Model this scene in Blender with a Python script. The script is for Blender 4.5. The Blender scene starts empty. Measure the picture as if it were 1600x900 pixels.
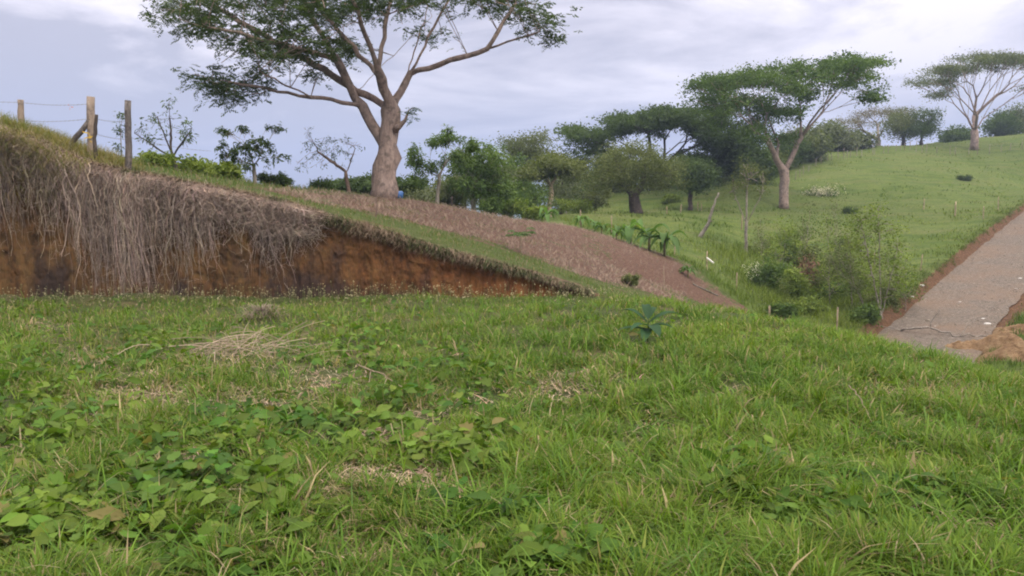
import bpy, math, random
import numpy as np
from math import radians, sin, cos, pi
from mathutils import Vector

# ------------------------------------------------------------------ camera, sky, sun, exposure
scene = bpy.context.scene
col = scene.collection
FPX = 1200.0; HORIZ = 310.0; CAMH = 1.65
PITCH = math.atan((450 - HORIZ) / FPX)
cam_d = bpy.data.cameras.new("camera"); cam = bpy.data.objects.new("camera", cam_d); col.objects.link(cam)
cam_d.sensor_width = 36; cam_d.lens = FPX / 1600 * 36; cam_d.clip_start = 0.05; cam_d.clip_end = 40000
cam.location = (0, 0, CAMH); cam.rotation_euler = (pi / 2 - PITCH, 0, 0)
scene.camera = cam

SUN_EL = radians(48); SUN_AZ = radians(150)          # compass angle from +Y, clockwise
world = bpy.data.worlds.new("World"); scene.world = world; world.use_nodes = True
nt = world.node_tree; nt.nodes.clear()
def N(t, **k):
    n = nt.nodes.new(t)
    for a, b in k.items(): setattr(n, a, b)
    return n
def wmath(op, a, b=None, c=None, clamp=False):
    n = N('ShaderNodeMath', operation=op); n.use_clamp = clamp
    for i, v in enumerate((a, b, c)):
        if v is None: continue
        if isinstance(v, (int, float)): n.inputs[i].default_value = v
        else: nt.links.new(v, n.inputs[i])
    return n.outputs[0]
def wmix(fac, a, b):
    n = N('ShaderNodeMix', data_type='RGBA')
    for i, v in ((0, fac), (6, a), (7, b)):
        if isinstance(v, (int, float)): n.inputs[i].default_value = v
        elif isinstance(v, tuple): n.inputs[i].default_value = (*v, 1)
        else: nt.links.new(v, n.inputs[i])
    return n.outputs[2]
sky = N('ShaderNodeTexSky', sky_type='NISHITA'); sky.sun_disc = False
sky.sun_elevation = SUN_EL; sky.sun_rotation = SUN_AZ; sky.air_density = 1.3; sky.dust_density = 2.0
tc = N('ShaderNodeTexCoord'); sp = N('ShaderNodeSeparateXYZ'); nt.links.new(tc.outputs['Generated'], sp.inputs[0])
X, Y, Z = sp.outputs
zc = wmath('MAXIMUM', Z, 0.0)
den = wmath('ADD', zc, 0.10)
cx = wmath('DIVIDE', X, den); cy = wmath('DIVIDE', Y, den)
cb = N('ShaderNodeCombineXYZ'); nt.links.new(cx, cb.inputs[0]); nt.links.new(cy, cb.inputs[1])
def wnoise(scale, detail, rough, dist, off):
    m = N('ShaderNodeMapping'); m.inputs['Location'].default_value = off; nt.links.new(cb.outputs[0], m.inputs[0])
    n = N('ShaderNodeTexNoise'); nt.links.new(m.outputs[0], n.inputs['Vector'])
    n.inputs['Scale'].default_value = scale; n.inputs['Detail'].default_value = detail
    n.inputs['Roughness'].default_value = rough; n.inputs['Distortion'].default_value = dist
    return n.outputs['Fac']
n1 = wnoise(0.78, 10, 0.60, 0.5, (3.1, 1.7, 0)); n2 = wnoise(0.16, 4, 0.5, 0.2, (7.3, 4.4, 2))
# bright zone: to the right and high; greyer on the left; a bluish band low down
az = wmath('ARCTAN2', X, Y)
bright = wmath('ADD', wmath('MULTIPLY', az, 0.55), wmath('MULTIPLY', zc, 2.6))
bright = wmath('ADD', bright, wmath('MULTIPLY', wmath('SUBTRACT', n2, 0.5), 1.2))
bright = wmath('ADD', bright, wmath('MULTIPLY', wmath('SUBTRACT', n1, 0.5), 3.2))
bf = wmath('MULTIPLY_ADD', bright, 1.7, -0.20, clamp=True)
K = 10.0
grey = (0.305 * K, 0.285 * K, 0.325 * K); lite = (0.70 * K, 0.64 * K, 0.67 * K)
cloud = wmix(bf, grey, lite)
low = wmath('SUBTRACT', 1.0, wmath('MULTIPLY', zc, 6.0), clamp=True)
cloud = wmix(wmath('MULTIPLY', low, 0.45), cloud, (0.27 * K, 0.285 * K, 0.375 * K))
# the deck is brightest overhead
up = wmath('MULTIPLY_ADD', wmath('MULTIPLY', zc, zc), 3.4, 1.0)
cloud = wmix(wmath('MULTIPLY_ADD', zc, 1.6, -0.5, clamp=True), cloud, (0.50 * K, 0.46 * K, 0.42 * K))
vm = N('ShaderNodeVectorMath', operation='SCALE'); nt.links.new(cloud, vm.inputs[0]); nt.links.new(up, vm.inputs['Scale'])
final = wmix(0.93, sky.outputs[0], vm.outputs[0])
bg = N('ShaderNodeBackground'); bg.inputs['Strength'].default_value = 0.1; nt.links.new(final, bg.inputs[0])
wo = N('ShaderNodeOutputWorld'); nt.links.new(bg.outputs[0], wo.inputs[0])

sd = bpy.data.lights.new("sun", 'SUN'); sun = bpy.data.objects.new("sun", sd); col.objects.link(sun)
sd.energy = 1.5; sd.angle = radians(14); sd.color = (1.0, 0.92, 0.78)
sdir = Vector((sin(SUN_AZ) * cos(SUN_EL), cos(SUN_AZ) * cos(SUN_EL), sin(SUN_EL)))
sun.rotation_euler = sdir.to_track_quat('Z', 'Y').to_euler(); sun.location = (0, 0, 60)
vs = scene.view_settings; vs.view_transform = 'Standard'; vs.look = 'None'; vs.gamma = 1; vs.use_curve_mapping = False
vs.exposure = 0.84
scene.cycles.use_denoising = True
scene.cycles.max_bounces = 6; scene.cycles.diffuse_bounces = 3; scene.cycles.transmission_bounces = 4
scene.cycles.filter_width = 2.0

# ------------------------------------------------------------------ helpers
rng = np.random.default_rng(7); random.seed(7)
def P(px, py, Yd):
    """world point seen at photograph pixel (px,py) at world distance y = Yd"""
    u = (px - 800) / FPX; v = (450 - py) / FPX
    dy = cos(PITCH) + v * sin(PITCH); dz = -sin(PITCH) + v * cos(PITCH)
    t = Yd / dy
    return np.array([u * t, Yd, CAMH + dz * t])
def PX(px, py, Yd):
    px = np.asarray(px, float); py = np.asarray(py, float); Yd = np.asarray(Yd, float)
    u = (px - 800) / FPX; v = (450 - py) / FPX
    dy = cos(PITCH) + v * sin(PITCH); dz = -sin(PITCH) + v * cos(PITCH); t = Yd / dy
    return np.stack([u * t, Yd + 0 * t, CAMH + dz * t], -1)

_perm = np.random.default_rng(11).random((256, 256))
def vn(x, y, s=1.0, o=0):
    x = np.asarray(x, float) / s + 13.7 * o; y = np.asarray(y, float) / s + 71.3 * o
    xi = np.floor(x).astype(int); yi = np.floor(y).astype(int); fx = x - xi; fy = y - yi
    fx = fx * fx * (3 - 2 * fx); fy = fy * fy * (3 - 2 * fy)
    g = lambda a, b: _perm[a % 256, b % 256]
    return (g(xi, yi) * (1 - fx) + g(xi + 1, yi) * fx) * (1 - fy) + (g(xi, yi + 1) * (1 - fx) + g(xi + 1, yi + 1) * fx) * fy
def fbm(x, y, s=1.0, o=0, n=4):
    r = 0; a = 0.5; t = 0
    for i in range(n):
        r = r + a * vn(x, y, s / 2 ** i, o + i); t += a; a *= 0.5
    return r / t
def sstep(t):
    t = np.clip(t, 0, 1); return t * t * (3 - 2 * t)
def tag(o, label=None, cat=None, group=None, kind=None):
    if label: o['label'] = label
    if cat: o['category'] = cat
    if group: o['group'] = group
    if kind: o['kind'] = kind
    return o
def empty(name, loc, label=None, cat=None, group=None):
    o = bpy.data.objects.new(name, None); col.objects.link(o); o.location = tuple(float(v) for v in loc)
    o.empty_display_size = 0.2
    return tag(o, label, cat, group)
def mesh(name, V, F, mat, parent=None, colors=None, smooth=False, attrs=None):
    """F: int array (n,k) or list of such arrays. Vertices in world space; shifted when parented."""
    V = np.asarray(V, np.float32).reshape(-1, 3)
    if parent is not None: V = V - np.array(parent.location, np.float32)
    Fs = [np.asarray(f, np.int32) for f in (F if isinstance(F, list) else [F])]
    Fs = [f for f in Fs if f.size]
    me = bpy.data.meshes.new(name)
    me.vertices.add(len(V)); me.vertices.foreach_set('co', V.ravel())
    loops = np.concatenate([f.ravel() for f in Fs]); tot = np.concatenate([np.full(len(f), f.shape[1], np.int32) for f in Fs])
    me.loops.add(len(loops)); me.loops.foreach_set('vertex_index', loops)
    me.polygons.add(len(tot)); st = np.zeros(len(tot), np.int32); st[1:] = np.cumsum(tot)[:-1]
    me.polygons.foreach_set('loop_start', st)
    if smooth: me.polygons.foreach_set('use_smooth', np.ones(len(tot), bool))
    me.update(calc_edges=True); me.validate()
    if colors is not None:
        c = np.ones((len(V), 4), np.float32); c[:, :3] = colors
        a = me.color_attributes.new('Col', 'FLOAT_COLOR', 'POINT'); a.data.foreach_set('color', c.ravel())
    me.materials.append(mat)
    o = bpy.data.objects.new(name, me); col.objects.link(o)
    if parent is not None: o.parent = parent
    return o
def replicate(tv, tf, pos, R, scale, colr, cjit=None):
    """tv (m,3) template, tf list of face arrays, pos (n,3), R (n,3,3) columns = axes, scale (n,) or (n,3)"""
    n = len(pos); m = len(tv); scale = np.asarray(scale, float)
    if scale.ndim == 1: scale = scale[:, None]
    v = np.einsum('nij,nmj->nmi', R, tv[None] * scale[:, None, :]) + pos[:, None, :]
    F = [(f[None] + (np.arange(n) * m)[:, None, None]).reshape(-1, f.shape[1]) for f in tf]
    c = np.repeat(colr, m, 0)
    return v.reshape(-1, 3), F, c
def merge(parts):
    V = []; F = {}; C = []; o = 0
    for v, f, c in parts:
        V.append(v); C.append(c)
        for a in f: F.setdefault(a.shape[1], []).append(a + o)
        o += len(v)
    return np.concatenate(V), [np.concatenate(x) for x in F.values()], np.concatenate(C)
def frames(direction, normal):
    """axes: x = along leaf, z = normal"""
    x = direction / (np.linalg.norm(direction, axis=1, keepdims=True) + 1e-9)
    z = normal - (normal * x).sum(1, keepdims=True) * x; z /= (np.linalg.norm(z, axis=1, keepdims=True) + 1e-9)
    y = np.cross(z, x)
    return np.stack([x, y, z], -1)
def rand_frames(n, tilt=0.5, r=rng):
    a = r.uniform(0, 2 * pi, n); d = np.stack([np.cos(a), np.sin(a), r.normal(0, tilt, n)], -1)
    nn = np.stack([r.normal(0, tilt, n), r.normal(0, tilt, n), np.ones(n)], -1)
    return frames(d, nn)
def strands(Pn, Rn, sides=3):
    """Pn (n,k,3) centre lines, Rn (n,k) radii -> tube verts/quads"""
    n, k, _ = Pn.shape
    T = np.gradient(Pn, axis=1); T /= (np.linalg.norm(T, axis=2, keepdims=True) + 1e-9)
    ref = np.where(np.abs(T[:, :1, 2:3]) > 0.8, np.array([1., 0, 0]), np.array([0, 0, 1.]))
    A = np.cross(T, np.broadcast_to(ref, T.shape)); A /= (np.linalg.norm(A, axis=2, keepdims=True) + 1e-9)
    B = np.cross(T, A)
    ang = np.arange(sides) / sides * 2 * pi
    V = Pn[:, :, None, :] + Rn[:, :, None, None] * (np.cos(ang)[None, None, :, None] * A[:, :, None, :] + np.sin(ang)[None, None, :, None] * B[:, :, None, :])
    idx = np.arange(n * k * sides).reshape(n, k, sides)
    a = idx[:, :-1]; b = idx[:, 1:]
    F = np.stack([a, np.roll(a, -1, 2), np.roll(b, -1, 2), b], -1).reshape(-1, 4)
    return V.reshape(-1, 3), F
def tube(pts, radii, sides=8, wob=0.0, cap=True, r=rng):
    pts = np.asarray(pts, float); radii = np.asarray(radii, float)
    V, F = strands(pts[None], radii[None], sides)
    if wob:
        c = np.repeat(pts, sides, 0); V = c + (V - c) * (1 + wob * r.normal(0, 1, (len(V), 1)))
    Fs = [F]
    if cap:
        k = len(pts); Fs.append(np.arange(sides)[None, ::-1]); Fs.append((np.arange(sides) + (k - 1) * sides)[None])
    return V, Fs
def add_parts(parts):
    """list of (V, [F...]) -> V, F list"""
    V = []; F = {}; o = 0
    for v, fs in parts:
        V.append(v)
        for f in fs: F.setdefault(f.shape[1], []).append(f + o)
        o += len(v)
    return np.concatenate(V), [np.concatenate(x) for x in F.values()]

# ------------------------------------------------------------------ materials
def material(name, build, rough=0.8, spec=0.3):
    m = bpy.data.materials.new(name); m.use_nodes = True; t = m.node_tree; t.nodes.clear()
    o = t.nodes.new('ShaderNodeOutputMaterial'); b = t.nodes.new('ShaderNodeBsdfPrincipled')
    b.inputs['Roughness'].default_value = rough; b.inputs['Specular IOR Level'].default_value = spec
    t.links.new(b.outputs[0], o.inputs[0])
    class H_:
        pass
    h = H_(); h.t = t; h.b = b; h.o = o
    def node(tp, **k):
        n = t.nodes.new(tp)
        for a, v in k.items(): setattr(n, a, v)
        return n
    def noise(scale, detail=4, rough=0.55, vec=None, dist=0.0, sc=None):
        n = node('ShaderNodeTexNoise'); n.inputs['Scale'].default_value = scale; n.inputs['Detail'].default_value = detail
        n.inputs['Roughness'].default_value = rough; n.inputs['Distortion'].default_value = dist
        g = node('ShaderNodeTexCoord'); mp = node('ShaderNodeMapping'); t.links.new(g.outputs['Object'], mp.inputs[0])
        if sc: mp.inputs['Scale'].default_value = sc
        t.links.new(mp.outputs[0], n.inputs['Vector']); return n.outputs['Fac']
    def ramp(fac, stops):
        n = node('ShaderNodeValToRGB'); e = n.color_ramp.elements
        while len(e) < len(stops): e.new(0.5)
        for i, (p_, c) in enumerate(stops):
            e[i].position = p_; e[i].color = (*c, 1) if len(c) == 3 else c
        t.links.new(fac, n.inputs[0]); return n.outputs[0]
    def mix(fac, a, b_, mode='MIX'):
        n = node('ShaderNodeMix', data_type='RGBA', blend_type=mode)
        for i, v in ((0, fac), (6, a), (7, b_)):
            if isinstance(v, (int, float)): n.inputs[i].default_value = v
            elif isinstance(v, tuple): n.inputs[i].default_value = (*v, 1)
            else: t.links.new(v, n.inputs[i])
        return n.outputs[2]
    def math_(op, a, b_=0.0, clamp=False):
        n = node('ShaderNodeMath', operation=op); n.use_clamp = clamp
        for i, v in enumerate((a, b_)):
            if isinstance(v, (int, float)): n.inputs[i].default_value = v
            else: t.links.new(v, n.inputs[i])
        return n.outputs[0]
    def attr(nm='Col'):
        n = node('ShaderNodeAttribute'); n.attribute_name = nm; return n.outputs['Color']
    def bump(h_, strength=0.4, dist=0.05):
        n = node('ShaderNodeBump'); n.inputs['Strength'].default_value = strength; n.inputs['Distance'].default_value = dist
        t.links.new(h_, n.inputs['Height']); t.links.new(n.outputs[0], b.inputs['Normal'])
    def base(c):
        if isinstance(c, tuple): b.inputs['Base Color'].default_value = (*c, 1)
        else: t.links.new(c, b.inputs['Base Color'])
    def sep(c):
        n = node('ShaderNodeSeparateColor'); t.links.new(c, n.inputs[0]); return n.outputs
    def translucent(c, f):
        tr = node('ShaderNodeBsdfTranslucent'); mx = node('ShaderNodeMixShader'); mx.inputs[0].default_value = f
        if isinstance(c, tuple): tr.inputs[0].default_value = (*c, 1)
        else: t.links.new(c, tr.inputs[0])
        t.links.new(b.outputs[0], mx.inputs[1]); t.links.new(tr.outputs[0], mx.inputs[2]); t.links.new(mx.outputs[0], o.inputs[0])
    for f in (node, noise, ramp, mix, math_, attr, bump, base, sep, translucent): setattr(h, f.__name__, f)
    build(h); return m

def b_leaf(h):
    c = h.attr(); h.base(c); h.translucent(h.mix(1.0, c, (1.15, 1.3, 0.45), 'MULTIPLY'), 0.36)
M_LEAF = material('leaf', b_leaf, 0.6, 0.12)
def b_blade(h):
    c = h.attr(); h.base(c); h.translucent(h.mix(1.0, c, (1.15, 1.3, 0.45), 'MULTIPLY'), 0.36)
M_GRASS = material('grass_blade', b_blade, 0.65, 0.10)
def b_dry(h):
    h.base(h.attr())
M_DRY = material('dry_plant', b_dry, 0.85, 0.15)
def bark(name, c1, c2, c3, s=9.0):
    def f(h):
        a = h.noise(s, 8, 0.75, sc=(1, 1, 0.22)); b_ = h.noise(s * 0.22, 6, 0.7, sc=(1, 1, .6)); d = h.noise(s * .45, 6, .7)
        c = h.ramp(a, [(0.32, tuple(v * .6 for v in c1)), (0.5, c1), (0.66, c2)]); c = h.mix(h.math_('MULTIPLY', b_, 0.6), c, c3)
        c = h.mix(h.ramp(d, [(0.50, (0, 0, 0)), (0.60, (.75, .75, .75))]), c, tuple(v * .38 for v in c3))
        c = h.mix(h.ramp(b_, [(0.58, (0, 0, 0)), (0.66, (.5, .5, .5))]), c, tuple(min(1, v * 1.5) for v in c2))
        h.base(c); h.bump(a, 0.9, 0.08)
    return material(name, f, 0.9, 0.15)
M_BARK = bark('warm_bark', (0.17, 0.115, 0.09), (0.36, 0.26, 0.205), (0.24, 0.175, 0.15))
M_BARK_PINK = bark('pinkish_bark', (0.28, 0.20, 0.165), (0.42, 0.32, 0.275), (0.34, 0.27, 0.235))
M_BARK_DARK = bark('dark_bark', (0.07, 0.055, 0.045), (0.15, 0.12, 0.10), (0.10, 0.08, 0.07))
M_BARK_GREY = bark('pale_bark', (0.22, 0.19, 0.16), (0.42, 0.37, 0.32), (0.3, 0.26, 0.22))
M_POST = bark('weathered_post', (0.34, 0.26, 0.20), (0.52, 0.43, 0.34), (0.42, 0.34, 0.28), 14)
M_POST_GREY = bark('grey_post', (0.13, 0.115, 0.105), (0.26, 0.225, 0.20), (0.2, 0.17, 0.16), 14)
M_STAKE = bark('pale_stake', (0.30, 0.23, 0.15), (0.5, 0.40, 0.27), (0.42, 0.34, 0.24), 12)
M_WIRE = material('fence_wire', lambda h: h.base((0.16, 0.14, 0.13)), 0.6, 0.4)

def b_ground(h):
    a = h.noise(1.3, 6, 0.65); b_ = h.noise(14, 5, 0.6)
    c = h.ramp(a, [(0.35, (0.035, 0.050, 0.016)), (0.52, (0.06, 0.062, 0.025)), (0.68, (0.13, 0.095, 0.055))])
    c = h.mix(h.math_('MULTIPLY', b_, 0.5), c, (0.045, 0.06, 0.02)); h.base(c); h.bump(b_, 0.6, 0.03)
M_GROUND = material('grassy_soil', b_ground, 0.95, 0.1)
def b_hill(h):
    # Col: r = bare reddish soil, g = fresh green, b = dryness
    s = h.sep(h.attr())
    a = h.noise(2.2, 8, 0.7); f = h.noise(11, 6, 0.7); g = h.noise(0.5, 4, 0.6); f2 = h.noise(38, 3, 0.6)
    soil = h.ramp(f, [(0.28, (0.072, 0.038, 0.028)), (0.5, (0.155, 0.093, 0.068)), (0.72, (0.26, 0.178, 0.135))])
    soil = h.mix(h.math_('MULTIPLY', g, 0.6), soil, (0.155, 0.092, 0.068))
    green = h.ramp(h.mix(0.5, a, f2), [(0.34, (0.05, 0.075, 0.022)), (0.5, (0.092, 0.118, 0.036)), (0.66, (0.17, 0.165, 0.07))])
    m = h.math_('ADD', s[0], h.math_('MULTIPLY', h.math_('SUBTRACT', a, 0.5), 2.0)); m = h.math_('ADD', m, h.math_('MULTIPLY', h.math_('SUBTRACT', g, 0.5), 1.4))
    m = h.math_('ADD', m, h.math_('MULTIPLY', h.math_('SUBTRACT', f, 0.5), 0.9))
    m = h.math_('MULTIPLY', h.math_('SUBTRACT', m, 0.44), 4.5, True)
    soil = h.mix(h.ramp(f2, [(.58, (0, 0, 0)), (.7, (.6, .6, .6))]), soil, (.05, .035, .028)); h.base(h.mix(m, green, soil)); h.bump(h.mix(0.5, f, f2), 1.0, 0.16)
M_HILL = material('hill_soil_and_grass', b_hill, 0.95, 0.08)
def b_pasture(h):
    s = h.sep(h.attr())
    a = h.noise(0.11, 7, 0.62); f = h.noise(0.9, 8, 0.75, sc=(.6, 0.9, 1)); f2 = h.noise(6, 4, 0.7)
    c = h.ramp(f, [(0.30, (0.048, 0.080, 0.014)), (0.5, (0.100, 0.142, 0.025)), (0.68, (0.17, 0.20, 0.042))])
    c = h.mix(h.ramp(a, [(0.38, (0, 0, 0)), (0.62, (0.7, 0.7, 0.7))]), c, (0.155, 0.185, 0.055))
    tr = h.noise(0.55, 6, 0.65, sc=(.22, 1.6, 1.6)); c = h.mix(h.ramp(tr, [(.50, (0, 0, 0)), (.60, (.55, .55, .55))]), c, (.17, .155, .07)); c = h.mix(h.ramp(tr, [(.36, (.6, .6, .6)), (.44, (0, 0, 0))]), c, (.045, .075, .02))
    c = h.mix(h.ramp(f2, [(.4, (.1, .1, .1)), (.62, (.75, .75, .75))]), c, (0.050, 0.082, 0.022))
    # Col r = raw earth of the cut beside the road
    e = h.ramp(f2, [(0.3, (0.065, 0.036, 0.02)), (0.7, (0.17, 0.095, 0.055))])
    m = h.math_('MULTIPLY', h.math_('SUBTRACT', h.math_('ADD', s[0], h.math_('MULTIPLY', h.math_('SUBTRACT', f2, 0.5), 0.9)), 0.4), 5.0, True)
    h.base(h.mix(m, c, e)); h.bump(h.mix(0.5, f, f2), 1.0, 0.25)
M_PASTURE = material('pasture_grass', b_pasture, 0.95, 0.08)
def b_bank(h):
    s = h.sep(h.attr())       # r: 0 foot .. 1 lip
    st = h.noise(3.0, 7, 0.65, sc=(1.6, 1, 0.22)); f = h.noise(9, 7, 0.7, sc=(1, 1, 0.8)); g = h.noise(0.8, 5, 0.6, sc=(1, 1, 0.6))
    c = h.ramp(st, [(0.30, (0.035, 0.023, 0.014)), (0.46, (0.085, 0.053, 0.025)), (0.62, (0.15, 0.093, 0.038)), (0.8, (0.21, 0.14, 0.07))])
    c = h.mix(h.ramp(f, [(0.40, (0, 0, 0)), (0.70, (0.85, 0.85, 0.85))]), c, (0.18, 0.092, 0.040))
    c = h.mix(h.ramp(g, [(0.50, (0, 0, 0)), (0.62, (0.9, 0.9, 0.9))]), c, (0.045, 0.034, 0.03))
    t = h.math_('ADD', s[0], h.math_('MULTIPLY', h.math_('SUBTRACT', f, 0.5), 0.55))
    top = h.ramp(t, [(0.72, (0, 0, 0)), (0.92, (1, 1, 1))])
    c = h.mix(top, c, h.ramp(f, [(0.35, (0.065, 0.048, 0.035)), (0.7, (0.17, 0.12, 0.085))]))
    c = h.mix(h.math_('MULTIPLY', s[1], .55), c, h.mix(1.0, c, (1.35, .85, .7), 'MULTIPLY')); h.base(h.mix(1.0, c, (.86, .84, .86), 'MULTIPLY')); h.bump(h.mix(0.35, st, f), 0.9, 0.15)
M_BANK = material('orange_clay', b_bank, 0.95, 0.08)
def b_road(h):
    g = h.noise(0.35, 5, 0.6); f = h.noise(7, 8, 0.75); f2 = h.noise(30, 3, 0.8)
    c = h.ramp(f, [(0.30, (0.060, 0.048, 0.039)), (0.50, (0.132, 0.108, 0.088)), (0.75, (0.23, 0.195, 0.16))])
    c = h.mix(h.ramp(g, [(0.42, (0, 0, 0)), (0.62, (0.6, 0.6, 0.6))]), c, (0.17, 0.115, 0.08))
    c = h.mix(h.ramp(f2, [(0.60, (0, 0, 0)), (0.68, (0.5, 0.5, 0.5))]), c, (0.48, 0.45, 0.41))
    h.base(c); h.bump(h.mix(0.5, f, f2), 0.7, 0.05)
M_ROAD = material('gravel_road', b_road, 0.95, 0.1)
def b_mound(h):
    f = h.noise(3.0, 7, 0.7); h.base(h.ramp(f, [(0.3, (0.15, 0.085, 0.045)), (0.5, (0.30, 0.195, 0.11)), (0.75, (0.42, 0.30, 0.18))])); h.bump(h.noise(9, 6, .75), 1.0, 0.15)
M_MOUND = material('loose_orange_soil', b_mound, 0.95, 0.08)

# ------------------------------------------------------------------ the lie of the land
ctrl = [  # px, py, distance
 (-500, 90, 12.6), (-200, 130, 13.2), (0, 203, 13.9), (60, 220, 14.2), (100, 238, 14.3), (150, 259, 14.5), (200, 270, 14.6), (300, 287, 14.8), (400, 306, 14.8), (470, 322, 14.8),
 (560, 350, 14.8), (640, 372, 14.9), (700, 390, 14.9), (800, 417, 15.0), (900, 449, 15.1), (945, 463, 15.2),
 (-300, 185, 18.5), (-100, 210, 19), (100, 238, 19), (200, 255, 20), (350, 281, 22), (480, 297, 24), (600, 307, 25.5), (700, 324, 29), (800, 342, 34), (870, 350, 38),
 (960, 372, 37), (1050, 402, 34), (1100, 422, 33), (1200, 474, 29), (1000, 469, 18), (1080, 476, 20), (900, 425, 19.5), (800, 380, 21), (1000, 415, 28), (1100, 462, 25),
 (885, 346, 44), (900, 336, 50), (950, 350, 48), (995, 335, 58), (1050, 312, 75), (1130, 300, 75), (1100, 352, 50), (1150, 400, 42), (1225, 327, 70), (1250, 400, 48),
 (1250, 440, 40), (1300, 497, 34), (1350, 503, 32.5), (1400, 360, 55), (1500, 300, 75), (1420, 420, 44), (1500, 345, 60), (1590, 308, 78), (1600, 260, 100), (1400, 260, 95),
 (1280, 300, 78), (1280, 252, 100), (1280, 240, 110), (1400, 229, 118), (1520, 226, 120), (1600, 212, 130), (1900, 190, 140), (1180, 262, 105), (1100, 290, 95), (1000, 308, 88), (900, 318, 80),
 (1800, 400, 45), (1700, 470, 34), (1900, 330, 65), (1800, 560, 24), (2000, 600, 18),
]
cp = np.array([P(*c) for c in ctrl])
extra = [(-22, 13, 4.6), (-12, 30, 1.6), (-20, 30, 2.5), (-8, 36, -0.2), (-3, 40, -0.6), (-25, 48, -3), (-10, 50, -3), (-2, 55, -1.5), (-40, 20, 4), (-45, 70, -8), (-15, 75, -6), (0, 75, -2.5),
         (5, 110, -5), (30, 130, 0), (60, 170, 6), (90, 180, 10), (-60, 130, -16), (0, 160, -14), (60, 230, -4), (120, 230, 2), (-80, 220, -24), (20, 260, -24), (100, 320, -20), (200, 300, -10),
         (-60, 350, -32), (60, 420, -33), (200, 420, -30), (-150, 400, -34), (-250, 250, -32), (-120, 60, -8), (0, 500, -34), (300, 500, -34), (-300, 500, -34), (170, 150, 16), (120, 60, 4), (70, 30, -2), (40, 8, -5), (18, 4, -4.5), (16, 15, -4.6), (22, -6, -6), (300, 200, 0)]
cp = np.concatenate([cp, np.array(extra, float)])
def tps_fit(p, z, lam=0.02):
    n = len(p); S = 30.0; q = p / S
    d = np.linalg.norm(q[:, None] - q[None], axis=2); Kk = np.where(d > 0, d * d * np.log(d + 1e-12), 0)
    A = np.zeros((n + 3, n + 3)); A[:n, :n] = Kk + lam * 0.001 * np.eye(n); A[:n, n] = 1; A[:n, n + 1:] = q; A[n, :n] = 1; A[n + 1:, :n] = q.T
    w = np.linalg.solve(A, np.concatenate([z, np.zeros(3)]))
    def f(x, y):
        sh = np.shape(x); x = np.ravel(x) / S; y = np.ravel(y) / S; out = np.empty(len(x))
        for i in range(0, len(x), 20000):
            a = x[i:i + 20000]; b = y[i:i + 20000]
            d2 = (a[:, None] - q[None, :, 0]) ** 2 + (b[:, None] - q[None, :, 1]) ** 2
            out[i:i + 20000] = 0.5 * (d2 * np.log(d2 + 1e-12)) @ w[:n] + w[n] + w[n + 1] * a + w[n + 2] * b
        return out.reshape(sh)
    return f
O_raw = tps_fit(cp[:, :2], cp[:, 2])
# road frame
RL = np.array([16.75, 32.85]); RD = np.array([23.5, 29.0]); RD /= np.linalg.norm(RD); RN = np.array([RD[1], -RD[0]]); RW = 3.6
def road_sd(x, y):
    s = (x - RL[0]) * RD[0] + (y - RL[1]) * RD[1]; d = (x - RL[0]) * RN[0] + (y - RL[1]) * RN[1]
    d = d + 0.0009 * np.clip(s - 30, 0, None) ** 2 * -1
    return s, d
def road_z(s): return -3.57 + 0.093 * np.clip(s, -16, 60) + 0.02 * np.clip(s - 60, 0, 60)
def O(x, y):
    x = np.asarray(x, float); y = np.asarray(y, float)
    z = O_raw(x, y)
    far = sstep((y - 40) / 60)
    z = z + (fbm(x, y, 3.0, 3) - 0.5) * (0.14 + 0.35 * far) + (fbm(x, y, 14.0, 5, 2) - 0.5) * 0.9 * far + (fbm(x, y, 1.3, 15, 2) - .5) * .22 * sstep((y - 38) / 15)
    s, d = road_sd(x, y)
    wob = (vn(s, s * 0, 1.6, 9) - 0.5) * 0.35
    act = sstep((s + 16) / 4) * (1 - sstep((s - 75) / 25))
    rz = road_z(s)
    left = rz + 0.50 * sstep((-d - 0.02 + wob * .6) / 0.5)
    wl = sstep((-d - 0.8) / 7.0); wr = sstep((d - RW) / 6.0)
    right = rz + 0.25 * sstep((d - RW + wob) / 1.2) + 0.15 * (fbm(x, y, 1.2, 8) - .5)
    zz = np.where(d < 0, left * (1 - wl) + z * wl, np.where(d > RW, right * (1 - wr) + z * wr, rz - 0.03))
    return z * (1 - act) + zz * act
bx_ = np.array([-30, -16, -9.3, -6, 0, 1.75, 3, 5]); by_ = np.array([13.2, 13.4, 13.9, 14.15, 14.35, 14.6, 14.4, 13.8])
def yb(x): return np.interp(x, bx_, by_) + 0.12 * (fbm(x, 0 * np.asarray(x, float), 1.4, 21, 3) - 0.5) * 2
def wb(x): return 0.45 + 3.0 * sstep((np.asarray(x, float) - 1.6) / 3)
def xr(y): return np.interp(y, [-5, 0, 4, 8, 10, 11, 12.3, 14, 20], [10, 9, 6.8, 5.1, 4.75, 4.5, 3.8, 2.6, 1])
def Pd(x, y):
    return -0.015 * y + 0.10 * (fbm(x, y, 2.2, 31) - 0.5) + 0.05 * (vn(x, y, 0.7, 33) - 0.5) - 0.050 * np.clip(x - 1.5, 0, None) ** 1.25
def Hgt(x, y):
    x = np.asarray(x, float); y = np.asarray(y, float)
    s = np.maximum(sstep((y - yb(x)) / wb(x)), sstep((x - xr(y)) / 8.0))
    return Pd(x, y) * (1 - s) + O(x, y) * s
def ground_at(px, py, y0=2.5, y1=140):
    """first terrain hit of the ray through a pixel"""
    Yd = np.exp(np.linspace(math.log(y0), math.log(y1), 900)); p = PX(px, py, Yd)
    h = Hgt(p[:, 0], p[:, 1]); k = np.argmax(p[:, 2] < h)
    return np.array([p[k, 0], p[k, 1], h[k]])
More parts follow.
